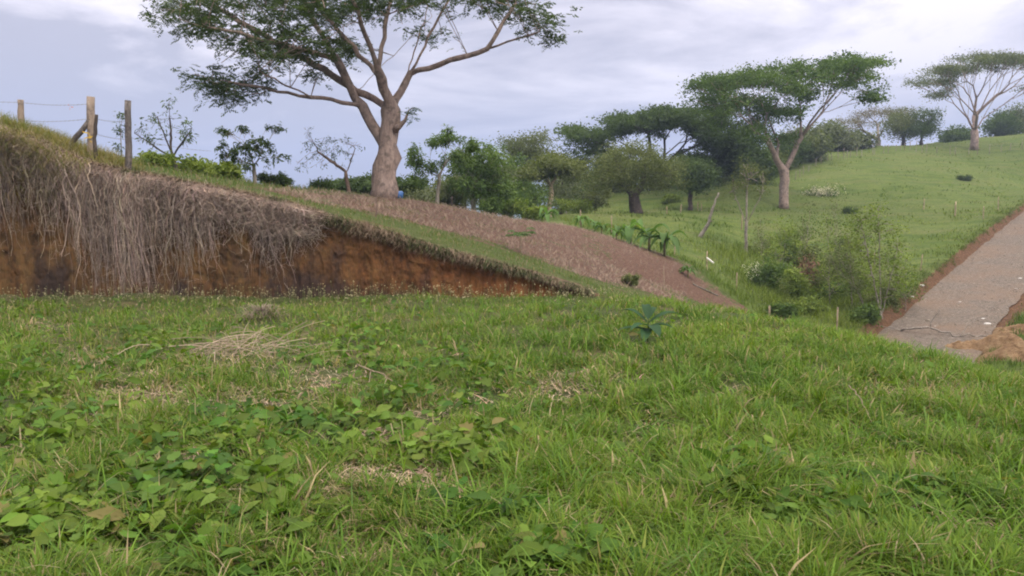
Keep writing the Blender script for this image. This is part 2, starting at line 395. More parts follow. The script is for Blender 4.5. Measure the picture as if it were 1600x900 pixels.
def gz(x, y): return float(Hgt(np.array([x]), np.array([y]))[0])

def sheet(name, us, yfun, nrow, mat, colfun=None, keep=None):
    """grid in (u, t); x = u*(y+6)"""
    t = np.linspace(0, 1, nrow); U, T = np.meshgrid(us, t)
    Yv = yfun(U, T); Xv = U * (Yv + 6); Zv = Hgt(Xv, Yv)
    V = np.stack([Xv, Yv, Zv], -1).reshape(-1, 3); idx = np.arange(len(V)).reshape(U.shape)
    F = np.stack([idx[:-1, :-1], idx[:-1, 1:], idx[1:, 1:], idx[1:, :-1]], -1).reshape(-1, 4)
    return V, F
def solve_y(U, off):
    y = np.full(U.shape, 14.3)
    for _ in range(8): y = yb(U * (y + 6)) + off(U * (y + 6))
    return y
us = np.linspace(-1.25, 1.45, 560)
def pad_end(x): return np.where(x < 1.7, 0.06, wb(x))
ye = solve_y(us, pad_end)
V, F = sheet('ground', us, lambda U, T: -4.5 + (ye[None, :] + 4.5) * T, 150, M_GROUND)
tag(mesh('ground', V, F, M_GROUND, smooth=True), kind='structure')
ys = solve_y(us, lambda x: np.where(x < 1.7, wb(x) - 0.03, wb(x)))
FAR = 520.0
def far_rows(U, T):
    k = 5.2; e = (np.exp(k * T) - 1) / (math.exp(k) - 1); return ys[None, :] + (FAR - ys[None, :]) * e
V, F = sheet('hill', us, far_rows, 380, M_HILL)
hedge_x = np.array([-40, -12, -4, 0, 2.2, 4.9, 7.1, 8.25, 10.5, 11.3, 12, 14]); hedge_y = np.array([24, 30, 35, 39, 39.5, 37.4, 34.2, 33, 29.3, 25, 15, 5])
def in_hill(x, y): return y < np.interp(x, hedge_x, hedge_y) + 0.8 * (vn(x, y, 1.5, 41) - 0.5)
# bare field outline in photograph pixels at true distances -> plan polygon
fld = np.array([P(*c)[:2] for c in [(480, 300, 23.5), (600, 309, 25), (700, 325, 29), (800, 342, 34), (870, 350, 38), (960, 372, 37), (1050, 402, 34), (1100, 422, 33), (1235, 487, 28.3),
                                    (1120, 478, 22), (1040, 468, 20), (960, 445, 19), (900, 415, 19.5), (830, 385, 20), (760, 368, 20), (690, 352, 19), (620, 340, 18.5), (500, 318, 18.5), (400, 300, 19)]])
def poly_sd(x, y, poly):
    sh = np.shape(x); x = np.ravel(x); y = np.ravel(y); d = np.full(len(x), 1e9); ins = np.zeros(len(x), bool)
    for i in range(len(poly)):
        a = poly[i]; b = poly[(i + 1) % len(poly)]; e = b - a
        t = np.clip(((x - a[0]) * e[0] + (y - a[1]) * e[1]) / (e @ e), 0, 1)
        d = np.minimum(d, np.hypot(x - a[0] - t * e[0], y - a[1] - t * e[1]))
        c = ((a[1] > y) != (b[1] > y)) & (x < (b[0] - a[0]) * (y - a[1]) / (b[1] - a[1] + 1e-12) + a[0]); ins ^= c
    return np.where(ins, d, -d).reshape(sh)
def bare(x, y):
    b = np.clip(0.5 + (poly_sd(x, y, fld) + 2.2 * (fbm(x, y, 2.5, 47, 3) - .5)) * 0.40, 0, 1)
    lip = np.clip(1 - (y - yb(x) - wb(x)) / (1.2 + 1.5 * vn(x, y, 1.3, 44)), 0, 1) * (x < 1.5)      # dry brown lip along the bank
    return np.clip(np.maximum(b * 0.86, lip * 0.85), 0, 1)
fc = V[F].mean(1); hm = in_hill(fc[:, 0], fc[:, 1])
vc = np.zeros((len(V), 3)); vc[:, 0] = bare(V[:, 0], V[:, 1])
def sub(V, F, m, C):
    f = F[m]; u, inv = np.unique(f, return_inverse=True); return V[u], inv.reshape(f.shape).astype(np.int32), C[u]
v1, f1, c1 = sub(V, F, hm, vc); tag(mesh('hillside', v1, f1, M_HILL, colors=c1, smooth=True), kind='structure')
s_, d_ = road_sd(V[:, 0], V[:, 1])
vc2 = np.zeros((len(V), 3)); act = (s_ > -14) & (s_ < 95)
vc2[:, 0] = np.where(act & (d_ > -0.5) & (d_ < RW + 0.5), 1.0, 0.0) + np.where(act & (d_ > RW) & (d_ < RW + 3) , 0.25, 0)
v2, f2, c2 = sub(V, F, ~hm, vc2); tag(mesh('pasture', v2, f2, M_PASTURE, colors=c2, smooth=True), kind='structure')
# plain that reaches the horizon
n = 96; r_ = [380, 900, 1800, 3000]; V = [(r * cos(a * 2 * pi / n), r * sin(a * 2 * pi / n), -34.5) for r in r_ for a in range(n)] + [(0, 0, -34.5)]
F4 = [(k * n + a, k * n + (a + 1) % n, (k + 1) * n + (a + 1) % n, (k + 1) * n + a) for k in range(3) for a in range(n)]; F3 = [(len(V) - 1, a, (a + 1) % n) for a in range(n)]
tag(mesh('plain', V, [np.array(F4), np.array(F3)], M_PASTURE, colors=np.zeros((len(V), 3))), kind='structure')
# road sheet
sv = np.linspace(-15, 95, 330); dv = np.linspace(-0.15, RW + 0.1, 28); S_, D_ = np.meshgrid(sv, dv, indexing='ij')
D2 = D_ + 0.0009 * np.clip(S_ - 30, 0, None) ** 2
ew = np.where(D_ > RW * .5, 1, -1) * (fbm(S_, D_ * 0, 1.8, 51) - 0.5) * 0.5 * (np.abs(D_ / RW - .5) * 2) ** 3
RX = RL[0] + S_ * RD[0] + (D2 + ew) * RN[0]; RY = RL[1] + S_ * RD[1] + (D2 + ew) * RN[1]
rut = -0.03 * (np.exp(-((D_ - 1.1) / .3) ** 2) + np.exp(-((D_ - 2.8) / .3) ** 2)) + 0.03 * (fbm(RX, RY, 0.8, 52) - .5)
RZ = road_z(S_) + 0.015 + rut + 0.03
V = np.stack([RX, RY, RZ], -1).reshape(-1, 3); idx = np.arange(len(V)).reshape(S_.shape)
F = np.stack([idx[:-1, :-1], idx[1:, :-1], idx[1:, 1:], idx[:-1, 1:]], -1).reshape(-1, 4)
tag(mesh('road', V, F, M_ROAD, smooth=True), kind='structure')

# cut bank face
bxs = np.concatenate([np.linspace(-26, -11, 200)[:-1], np.linspace(-11, 2.3, 1500)]); nr = 110; t = np.linspace(0, 1, nr)
Xb, Tb = np.meshgrid(bxs, t)
y0 = yb(Xb); w0 = wb(Xb); zlo = Hgt(Xb, y0 - 0.02) - 0.12; zhi = O(Xb, y0 + 0.45)
prof = np.interp(Tb, [0, 0.06, 0.5, 0.8, 0.93, 1], [-0.15, 0.05, 0.30, 0.42, 0.55, 1.25])      # plan depth: steep, rounded lip
hgt = zhi - zlo
disp = 0.65 * ((fbm(Xb, Tb * hgt, 0.9, 61, 5) - 0.5) * 0.40 + (fbm(Xb, Tb * hgt * 0.3, 0.3, 65, 4) - 0.5) * 0.22 + np.abs(fbm(Xb, Tb * hgt * .7, 0.22, 165, 4) - 0.5) * 0.34) * np.clip(hgt, 0, 1) * np.sin(np.clip(Tb, 0.02, 1) * pi) ** 0.35
Yb_ = y0 + 0.45 * prof + disp
lipdrop = (fbm(Xb, 0 * Xb, 0.5, 67, 3) - 0.5) * 0.16
Zb = zlo + (zhi - zlo) * np.interp(Tb, [0, .93, 1], [0, 1, 1]) + 0.02 + lipdrop * np.interp(Tb, [.6, .93, 1], [0, 1, 0.0])
V = np.stack([Xb, Yb_, Zb], -1).reshape(-1, 3); idx = np.arange(len(V)).reshape(Xb.shape)
F = np.stack([idx[:-1, :-1], idx[:-1, 1:], idx[1:, 1:], idx[1:, :-1]], -1).reshape(-1, 4)
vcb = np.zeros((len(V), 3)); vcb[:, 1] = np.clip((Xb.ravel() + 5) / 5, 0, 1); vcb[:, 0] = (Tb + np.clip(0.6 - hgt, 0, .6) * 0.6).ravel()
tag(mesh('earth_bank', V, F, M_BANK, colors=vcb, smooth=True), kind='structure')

# distant mountains, real ridges kilometres away
M_MTN = material('forested_mountain', lambda h: (h.base(h.ramp(h.noise(0.004, 6, 0.6), [(0.3, (0.035, 0.06, 0.03)), (0.7, (0.07, 0.10, 0.05))]))), 1.0, 0.0)
def ridge(D, hh, seed, w=1500):
    th = np.linspace(-1.0, 1.0, 260); k = np.linspace(-1, 1, 15); A, Kk = np.meshgrid(th, k)
    r = D + Kk * w; top = hh * np.exp(-((A - 0.10) / .17) ** 4) * (0.55 + 0.9 * fbm(A * 10 + seed, Kk * 0 + seed, 1.6, seed, 5))
    z = -36 + top * (1 - np.abs(Kk)) ** 0.8 * (0.75 + 0.5 * fbm(A * 30, Kk * 3, 1, seed + 3))
    V = np.stack([r * np.sin(A), r * np.cos(A), z], -1).reshape(-1, 3); idx = np.arange(len(V)).reshape(A.shape)
    F = np.stack([idx[:-1, :-1], idx[:-1, 1:], idx[1:, 1:], idx[1:, :-1]], -1).reshape(-1, 4)
    return V, F
V, F = ridge(2000, 125, 3, 430); tag(mesh('mountains', V, F, M_MTN, smooth=True), kind='structure')

# orange spoil heaps at the road edge
def heap(cx, cy, rx_, ry_, h, rot, seed):
    n = 80; g = np.linspace(-1, 1, n); A, B = np.meshgrid(g, g); r = np.sqrt(A ** 2 + B ** 2)
    x = cx + rx_ * A * cos(rot) - ry_ * B * sin(rot); y = cy + rx_ * A * sin(rot) + ry_ * B * cos(rot)
    z = Hgt(x, y) - 0.12 + (h * np.clip(1 - r ** 1.7, 0, 1)) * (0.55 + 0.9 * fbm(A + seed, B, 0.5, seed)) + (0.34 * (fbm(A + seed, B, 0.30, seed + 4, 6) - .5) - .22 * np.abs(fbm(A * 1.2 + seed, B * .5, 0.35, seed + 9, 3) - .5)) * np.clip(1.3 - r, 0, 1)
    V = np.stack([x, y, z], -1).reshape(-1, 3); idx = np.arange(n * n).reshape(n, n)
    F = np.stack([idx[:-1, :-1], idx[:-1, 1:], idx[1:, 1:], idx[1:, :-1]], -1).reshape(-1, 4)
    tag(mesh('soil_heap', V, F, M_MOUND, smooth=True), kind='structure')

# the air itself: an even pale haze round the whole place
hz = bpy.data.materials.new('hazy_air'); hz.use_nodes = True; ht = hz.node_tree; ht.nodes.clear()
ho = ht.nodes.new('ShaderNodeOutputMaterial'); hv = ht.nodes.new('ShaderNodeVolumePrincipled'); hv.inputs['Density'].default_value = 6.5e-4; hv.inputs['Color'].default_value = (0.55, 0.68, 1.0, 1); hv.inputs['Anisotropy'].default_value = 0.2
ht.links.new(hv.outputs[0], ho.inputs['Volume'])
B = 3100.0; V = np.array([(a, b, c) for c in (-38, 190) for b in (-B, B) for a in (-B, B)]); F = np.array([(0, 2, 3, 1), (4, 5, 7, 6), (0, 1, 5, 4), (2, 6, 7, 3), (0, 4, 6, 2), (1, 3, 7, 5)])
tag(mesh('haze', V, F, hz), 'thin bluish evening haze over the valley', 'haze', kind='stuff')
# ------------------------------------------------------------------ trees
def chains(nodes, par, rad):
    n = len(nodes); ch = [[] for _ in range(n)]
    for i, p in enumerate(par):
        if p >= 0: ch[p].append(i)
    out = []; stack = [(-1, i) for i, p in enumerate(par) if p < 0]
    while stack:
        p, i = stack.pop(); c = [p, i] if p >= 0 else [i]
        while ch[i]:
            k = sorted(ch[i], key=lambda j: -rad[j]); 
            for j in k[1:]: stack.append((i, j))
            i = k[0]; c.append(i)
        if len(c) > 1:
            r = rad[c].copy()
            if p >= 0: r[0] = min(r[0], r[1] * 1.25)
            out.append((nodes[c], r))
    return out
def grow(nodes, par, A, step, kill, r, iters=220, infl=1e9, up=0.0):
    nodes = [np.array(q, float) for q in nodes]; par = list(par)
    NA = np.array(nodes); d = np.linalg.norm(A[:, None] - NA[None], axis=2); ni = d.argmin(1); nd = d.min(1); alive = nd > kill
    for _ in range(iters):
        m = alive & (nd < infl)
        if not m.any(): break
        act = np.unique(ni[m]); new = []; NAa = np.array(nodes)
        for a in act:
            s = m & (ni == a); v = A[s] - NAa[a]; v = v / (np.linalg.norm(v, axis=1, keepdims=True) + 1e-9); g = v.mean(0) + np.array([0, 0, up]) + r.normal(0, 0.12, 3)
            g /= (np.linalg.norm(g) + 1e-9); new.append(NAa[a] + g * step); par.append(int(a))
        base = len(nodes); nodes += new; NW = np.array(new)
        d = np.linalg.norm(A[:, None] - NW[None], axis=2); k = d.argmin(1); dm = d.min(1)
        imp = dm < nd - 1e-6; stuck = m & ~imp & (nd < step * 1.5)
        # drop attractors whose node moved without helping anyone
        helped = np.zeros(len(nodes), bool)
        ni = np.where(imp, base + k, ni); nd = np.where(imp, dm, nd)
        alive &= nd > kill; alive &= ~stuck
        lost = m & ~imp & alive; alive &= ~(lost & (r.random(len(A)) < 0.25))
        if len(nodes) > 6000: break
    return np.array(nodes), np.array(par)
def fan(nodes, par, A, r, f=0.36, seeds=None, bend=0.10, rise=0.12):
    """limbs that fork again and again towards the foliage, each fork halving the group of clumps it feeds"""
    nodes = [np.array(q, float) for q in nodes]; par = list(par); S = np.array(seeds); SN = np.array([nodes[i] for i in S])
    own = np.linalg.norm(A[:, None] - SN[None], axis=2).argmin(1)
    stack = [(int(S[k]), A[own == k], 0) for k in range(len(S)) if (own == k).any()]
    def limb(i, q):
        a = nodes[i]; L = np.linalg.norm(q - a)
        if L < 1e-3: return i
        m = (a + q) / 2 + r.normal(0, bend * L * .5, 3) + np.array([0, 0, rise * L * .4]); nodes.append(m); par.append(i); j = len(nodes) - 1
        nodes.append(q); par.append(j); return len(nodes) - 1
    while stack:
        i, G, d = stack.pop()
        if len(G) == 1 or d > 13:
            for g in G[:2]: limb(i, g)
            continue
        k = 3 if (len(G) > 40 and r.random() < .5) else 2
        c = G[r.choice(len(G), k, replace=False)].copy()
        for _ in range(4):
            o = np.linalg.norm(G[:, None] - c[None], axis=2).argmin(1)
            for j in range(k):
                if (o == j).any(): c[j] = G[o == j].mean(0)
        for j in range(k):
            g = G[o == j]
            if len(g) == 0: continue
            if len(g) == len(G): 
                for q in g[:3]: limb(i, q)
                continue
            ff = f * r.uniform(.75, 1.3); q = nodes[i] + (g.mean(0) - nodes[i]) * ff
            if len(g) == 1: q = g[0]; limb(i, q); continue
            stack.append((limb(i, q), g, d + 1))
    return np.array(nodes), np.array(par)
def wood(nodes, par, R0, rtip, sides, r, wob=0.05, smooth=1, fixed=0, flare=1.25):
    n = len(nodes); tips = np.zeros(n); ch = np.zeros(n, int)
    for i in range(n):
        if par[i] >= 0: ch[par[i]] += 1
    tips[ch == 0] = 1
    order = range(n - 1, -1, -1)
    for i in order:
        if par[i] >= 0: tips[par[i]] += tips[i]
    N0 = max(tips[0], 2); rt = rtip * .15; e = math.log(R0 / rt) / math.log(N0)
    rad = np.maximum(rt * np.maximum(tips, 1) ** e, rtip * .7)
    for _ in range(smooth):
        acc = nodes.copy(); cnt = np.ones(n)
        for i in range(n):
            if par[i] >= 0: acc[i] += nodes[par[i]]; cnt[i] += 1; acc[par[i]] += nodes[i] * 1.0; cnt[par[i]] += 1
        sm = acc / cnt[:, None]; sm[:max(fixed, 1)] = nodes[:max(fixed, 1)]; nodes = sm
    parts = []
    for pts, rr in chains(nodes, par, rad):
        k = sides if rr[0] > 0.05 else max(3, sides // 2)
        if rr[0] < rtip * 1.4: k = 3
        parts.append(tube(pts, rr, k, wob if k > 3 else 0, cap=k > 3, r=r))
    return add_parts(parts), nodes, rad
def spray_template(nl, r, L=1.0):
    """a feathery compound leaf: leaflets either side of a midrib along x, drooping"""
    V = []; F = []
    for i in range(nl):
        t = (i + 0.5) / nl; side = 1 if i % 2 else -1; x = L * (0.15 + 0.8 * t); w = 0.30 * math.sin(pi * (0.15 + 0.75 * t)) * side
        z = -0.25 * t * t + r.normal(0, 0.05); b = np.array([x, 0, z]); tp = np.array([x + 0.10, w, z - 0.08 + r.normal(0, .04)])
        dx = np.array([0.055, 0, 0.0]) * 1.2; o = len(V)
        V += [b, (b + tp) / 2 + dx, tp, (b + tp) / 2 - dx]; F.append([o, o + 1, o + 2, o + 3])
    return np.array(V), [np.array(F)]
def clump_template(nl, r, s=0.3, flat=0.6):
    V = []; F = []
    for i in range(nl):
        c = r.normal(0, 0.45, 3) * np.array([1, 1, flat]); a = r.normal(0, 1, 3); a[2] *= 0.5; a /= np.linalg.norm(a)
        b = np.cross(a, r.normal(0, 1, 3)); b /= np.linalg.norm(b); q = s * r.uniform(0.7, 1.3); o = len(V)
        V += [c - a * q * .5, c + b * q * .28, c + a * q * .5, c - b * q * .28]; F.append([o, o + 1, o + 2, o + 3])
    return np.array(V), [np.array(F)]
def droop_template(nl, r):
    """long simple leaves hanging from one twig"""
    V = []; F = []
    for i in range(nl):
        a = r.uniform(0, 2 * pi); d = np.array([cos(a), sin(a), r.uniform(-0.9, 0.3)]); d /= np.linalg.norm(d); s = np.cross(d, [0, 0, 1.]); s /= np.linalg.norm(s)
        b = r.normal(0, 0.22, 3); L = r.uniform(0.45, 0.8); w = 0.11; o = len(V); m = b + d * L * .5 + np.array([0, 0, .06])
        V += [b, m + s * w, b + d * L - np.array([0, 0, .15]), m - s * w]; F.append([o, o + 1, o + 2, o + 3])
    return np.array(V), [np.array(F)]
def pads_sample(pads, r, Yc, thick, clus=0.2):
    out = []
    for pd in pads:
        px, py, rx_, ry_, n = pd[:5]; dy0 = pd[5] if len(pd) > 5 else 0; dd = pd[6] if len(pd) > 6 else thick
        k = 0
        while k < n:
            a, b, c = r.uniform(-1, 1, 3)
            if a * a + b * b + c * c > 1: continue
            out.append(P(px + a * rx_, py + b * ry_, Yc + dy0 + c * dd)); k += 1
    out = np.array(out); m = max(3, int(len(out) * clus)); ctr = out[r.choice(len(out), m, replace=False)]
    j = np.linalg.norm(out[:, None] - ctr[None], axis=2).argmin(1); return out * 0.35 + ctr[j] * 0.65
def tree(name, label, cat, base, Yd, trunk, pads, thick, R0, leafc, lsize, nspray, kind='clump', bark=None, rtip=0.02, step=0.5, kill=0.6, sides=7,
         seed=1, nl=10, tilt=0.45, group=None, limbs=(), up=0.0, spread=0.5, flat=0.6, cs=0.3, leafless=0.0, jit=0.25, smooth=2, onground=True, flare=0.3, clus=0.22):
    r = np.random.default_rng(seed)
    b = P(base[0], base[1], Yd)
    if onground: b[2] = min(b[2], gz(b[0], b[1])) if abs(b[2] - gz(b[0], b[1])) > .02 else b[2]; b[2] = gz(b[0], b[1])
    root = empty(name, b, label, cat, group)
    nodes = [b - np.array([0, 0, 0.15])]; par = [-1]; ends = []
    def addpath(start, pts):
        i = start
        for q in pts:
            q = np.array(q); a = nodes[i]; k = max(1, int(np.linalg.norm(q - a) / step + .5))
            ends.append((i, k))
        for j in range(1, k + 1): nodes.append(a + (q - a) * j / k + (r.normal(0, 0.07 * step, 3) if j < k else 0)); par.append(i); i = len(nodes) - 1
        return i
    def nearest(q): return int(np.linalg.norm(np.array(nodes) - q, axis=1).argmin())
    top = addpath(0, [P(x, y, Yd + (z if z else 0)) for x, y, z in trunk]); seeds = [] if limbs else [top]; sstepn = 3 if len(limbs) > 6 else 2
    for lb in limbs:
        pts = [P(x, y, Yd + z) for x, y, z in lb]; n0 = len(nodes); e_ = addpath(nearest(pts[0]), pts[1:]); L_ = e_ - n0; seeds += list(range(n0 + int(L_ * (.45 if len(limbs) > 6 and Yd < 30 else .25)), e_, sstepn)) + [e_]
    fixed = len(nodes)
    A = pads_sample(pads, r, Yd, thick, clus)
    nd, pr = fan(nodes, par, A, r, seeds=seeds)
    (wv, wf), nd, rad = wood(nd, pr, R0, rtip, sides, r, smooth=1, fixed=fixed)
    # root flare
    z0 = b[2]; q = np.clip(1 - (wv[:, 2] - z0) / (R0 * 2.2), 0, 1) ** 2 * (np.hypot(wv[:, 0] - b[0], wv[:, 1] - b[1]) < R0 * 2)
    wv[:, :2] = b[:2] + (wv[:, :2] - b[:2]) * (1 + flare * q[:, None])
    mesh('trunk', wv, wf, bark or M_BARK, root, smooth=True)
    if leafless < 1:
        keep = A[r.random(len(A)) >= leafless]
        parts = []
        for v in range(3):
            tv, tf = {'clump': lambda: clump_template(nl, r, cs, flat), 'spray': lambda: spray_template(nl, r), 'droop': lambda: droop_template(nl, r)}[kind]()
            n = len(keep) * nspray // 3; c = keep[r.integers(0, len(keep), n)]
            pos = c + r.normal(0, 1, (n, 3)) * np.array([spread, spread, spread * flat]); R = rand_frames(n, tilt, r)
            c1, c2 = np.array(leafc[0]), np.array(leafc[1]); tt = np.clip(r.normal(0.5, 0.3, (n, 1)) + 0.45 * (vn(c[:, 0], c[:, 2] * 2, spread * 3, seed)[:, None] - .5) * 2, 0, 1)
            cc = c1 * (1 - tt) + c2 * tt; cc = cc * r.uniform(1 - jit, 1 + jit, (n, 1))
            parts.append(replicate(tv, tf, pos, R, lsize * r.uniform(0.7, 1.3, n), cc))
        V, F, C = merge(parts); mesh('crown', V, F, M_LEAF, root, colors=C)
    return root

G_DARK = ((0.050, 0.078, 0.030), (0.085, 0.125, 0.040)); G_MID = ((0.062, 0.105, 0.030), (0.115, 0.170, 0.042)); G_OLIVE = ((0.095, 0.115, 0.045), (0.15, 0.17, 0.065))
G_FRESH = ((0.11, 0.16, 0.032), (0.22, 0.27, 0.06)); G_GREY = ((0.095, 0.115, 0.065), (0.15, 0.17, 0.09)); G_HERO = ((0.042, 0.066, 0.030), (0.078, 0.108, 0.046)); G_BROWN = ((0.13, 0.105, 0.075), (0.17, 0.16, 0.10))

# the big rain tree on the brow
tree('rain_tree', 'largest tree, forked thick pinkish trunk on the brow above the earth bank', 'tree', (598, 306), 25.5,
     [(598, 306, 0), (602, 270, 0), (606, 232, 0), (612, 190, 0.1), (611, 172, 0.1)],
     [(330, -5, 95, 26, 60), (430, 5, 80, 30, 62), (520, 10, 70, 32, 44), (300, 42, 45, 12, 26), (290, 22, 55, 16, 24), (375, 62, 55, 16, 26), (430, 85, 45, 18, 30), (500, 66, 42, 20, 34), (360, 140, 62, 15, 34, -1, 2), (325, 118, 35, 9, 11, -1, 2), (400, 112, 32, 12, 14, -1, 2),
      (440, 50, 60, 22, 34), (550, 72, 26, 16, 14, 2, 2), (480, 118, 30, 9, 9), (580, 8, 50, 18, 20), (660, -6, 60, 14, 26), (640, 40, 40, 18, 7, 2, 3), (740, -10, 60, 16, 26), (820, 14, 38, 12, 22, 0, 2), (848, 42, 22, 20, 15, 0, 1.2), (790, 2, 35, 10, 14, 0, 2), (690, 58, 18, 8, 4),
      (330, -75, 110, 40, 60), (470, -100, 140, 40, 80), (620, -100, 140, 40, 80), (760, -70, 110, 36, 60), (560, -50, 130, 30, 40)],
     4.2, 0.40, G_HERO, 0.38, 8, 'spray', M_BARK_PINK, rtip=0.018, step=0.36, kill=0.42, sides=12, seed=3, nl=12, tilt=0.35, spread=0.30, flat=0.5, clus=0.35, flare=0.12, smooth=3,
     limbs=[[(604, 245, 0), (589, 227, -0.3), (566, 198, -0.5), (550, 171, -0.6), (550, 146, -0.7), (541, 112, -0.8), (524, 76, -0.6), (506, 36, -0.2), (484, 2, 0.2), (455, -35, .5)],
            [(549, 155, -0.7), (530, 130, -1.2), (500, 105, -1.7), (462, 84, -2.2), (425, 80, -2.4), (385, 100, -2.2), (360, 128, -2)],
            [(611, 174, 0.1), (585, 158, 0.3), (559, 144, 0.5), (524, 120, 1.0), (490, 92, 1.4), (450, 58, 1.8), (400, 24, 2.0), (340, 12, 2.0)],
            [(611, 172, 0.1), (609, 127, -0.2), (598, 90, -0.6), (584, 55, -1.0), (562, 20, -1.5), (545, -20, -2)],
            [(604, 112, -0.3), (567, 86, 0.6), (535, 50, 1.4), (500, 12, 2.2), (470, -20, 2.6)],
            [(611, 172, 0.1), (620, 150, 0.3), (642, 122, 0.6), (666, 72, 0.8), (688, 28, 1.2), (710, -8, 1.6), (725, -50, 2)],
            [(642, 122, 0.6), (681, 96, 0.2), (716, 66, -0.1), (751, 36, -0.4), (790, 24, -0.6), (822, 36, -0.6), (842, 50, -.6)],
            [(745, 40, -.4), (768, 14, -.2), (805, 6, .2)],
            [(635, 128, 0.5), (646, 80, 1.4), (660, 50, 2.0), (668, 10, 2.6)],
            [(602, 95, -.5), (606, 40, -.2), (616, -5, .2), (620, -55, .4)],
            [(558, 143, 0.5), (585, 107, 1.6), (612, 72, 2.4), (648, 48, 3.0), (675, 26, 3.2)],
            [(500, 105, -1.7), (450, 100, -2.6), (405, 110, -3)],
            [(524, 76, -.6), (470, 45, -1.4), (400, 45, -2.2), (320, 32, -2.8), (280, 30, -3)]])
# a leafy shoot on the stub of the right trunk
sh = P(630, 196, 25.4); rt = empty('leafy_shoot', sh); rt.name = 'leafy_shoot'
tr = [o for o in col.objects if o.name == 'rain_tree'][0]
rt.parent = tr; rt.location = Vector(sh) - tr.location
r9 = np.random.default_rng(91)
pts = np.array([P(616, 203, 25.4), P(624, 197, 25.3), P(633, 188, 25.3), P(639, 172, 25.3), P(648, 168, 25.2)])
v, f = tube(pts, [0.13, 0.1, 0.06, 0.02, 0.01], 6, 0.05)
def local_mesh(name, V, F, mat, par, origin, colors=None, smooth=False):
    o = mesh(name, np.asarray(V) - np.array(origin), F, mat, None, colors, smooth); o.parent = par; return o
local_mesh('stub', v, f, M_BARK_PINK, rt, sh, smooth=True)
c = np.array([P(641 + a, 177 + b, 25.2) for a, b in r9.normal(0, 6, (26, 2))])
tv, tf = spray_template(10, r9); V, F, C = replicate(tv, tf, c, rand_frames(26, .4, r9), 0.32 * r9.uniform(.7, 1.2, 26), np.tile([0.05, 0.095, 0.03], (26, 1)))
local_mesh('leaves', V, F, M_LEAF, rt, sh, C)

# spreading umbrella tree on the pasture
tree('umbrella_tree', 'wide flat-topped green tree with single pinkish trunk standing on the open pasture slope', 'tree', (1225, 327), 70,
     [(1226, 300, 0), (1225, 268, 0)],
     [(1130, 135, 62, 15, 60), (1105, 125, 35, 12, 18), (1200, 118, 70, 15, 70), (1285, 108, 65, 14, 64), (1330, 98, 50, 10, 40), (1345, 118, 32, 14, 18), (1365, 150, 22, 9, 16, 0, 2), (1240, 140, 45, 12, 30), (1160, 160, 60, 14, 44), (1200, 180, 50, 14, 32), (1150, 195, 40, 14, 26), (1215, 215, 26, 10, 12), (1250, 165, 30, 12, 14), (1305, 135, 34, 9, 14), (1180, 210, 30, 12, 12), (1110, 165, 30, 12, 12)],
     6.0, 0.44, G_MID, 0.60, 9, 'clump', M_BARK_PINK, rtip=0.03, step=0.7, kill=0.8, sides=8, seed=5, nl=12, spread=0.60, flat=0.30, cs=0.32, clus=0.32, flare=0.1,
     limbs=[[(1225, 268, 0), (1214, 245, -.3), (1205, 230, -.8)], [(1225, 268, 0), (1240, 240, 0.3), (1252, 215, .6)], [(1240, 240, .3), (1242, 222, 1.5)], [(1214, 245, 0), (1217, 225, 1.2)]])
tree('umbrella_tree', 'dark flat-topped tree with black spreading limbs behind the bushy olive tree', 'tree', (1022, 318), 82,
     [(1025, 290, 0), (1035, 262, 0)],
     [(930, 210, 45, 12, 40), (895, 205, 22, 6, 10), (990, 192, 60, 14, 64), (1050, 180, 60, 14, 66), (1095, 188, 45, 16, 44), (920, 235, 42, 12, 24), (1110, 215, 34, 18, 34), (1085, 245, 28, 12, 20), (1040, 205, 40, 8, 16), (960, 255, 34, 10, 14), (900, 262, 20, 10, 8), (1120, 180, 22, 12, 16)],
     6, 0.5, G_DARK, 0.68, 13, 'clump', M_BARK_DARK, rtip=0.045, step=0.8, kill=0.9, sides=7, seed=6, nl=12, spread=0.62, flat=0.26, cs=0.33, clus=0.32,
     limbs=[[(1035, 262, 0), (1052, 246, 0)], [(1035, 262, 0), (1018, 244, 0)], [(1035, 262, 0), (1038, 243, 1.5)]])
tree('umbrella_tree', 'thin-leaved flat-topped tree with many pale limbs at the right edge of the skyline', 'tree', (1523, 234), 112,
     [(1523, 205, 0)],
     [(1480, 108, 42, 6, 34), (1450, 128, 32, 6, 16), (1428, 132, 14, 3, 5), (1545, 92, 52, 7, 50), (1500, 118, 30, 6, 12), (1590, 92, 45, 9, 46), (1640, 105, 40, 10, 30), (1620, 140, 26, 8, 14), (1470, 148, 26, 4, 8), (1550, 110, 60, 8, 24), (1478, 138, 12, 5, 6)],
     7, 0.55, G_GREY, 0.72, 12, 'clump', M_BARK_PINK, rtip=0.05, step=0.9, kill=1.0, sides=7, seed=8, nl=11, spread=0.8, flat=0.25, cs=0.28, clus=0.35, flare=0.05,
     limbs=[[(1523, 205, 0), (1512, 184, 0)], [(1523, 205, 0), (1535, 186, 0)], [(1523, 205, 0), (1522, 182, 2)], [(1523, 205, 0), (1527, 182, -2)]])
tree('umbrella_tree', 'low domed almost leafless brown tree on the skyline, left of the greener domed trees', 'tree', (1372, 232), 135,
     [(1372, 218, 0)],
     [(1330, 188, 34, 5, 30), (1365, 176, 40, 5, 40), (1400, 174, 30, 5, 26), (1320, 205, 24, 8, 20), (1350, 195, 26, 8, 16), (1295, 195, 14, 4, 6)],
     7, 0.45, G_BROWN, 0.9, 5, 'clump', M_BARK_GREY, rtip=0.07, step=0.8, kill=0.8, seed=9, nl=9, spread=0.6, flat=0.4, cs=0.2, clus=.5)
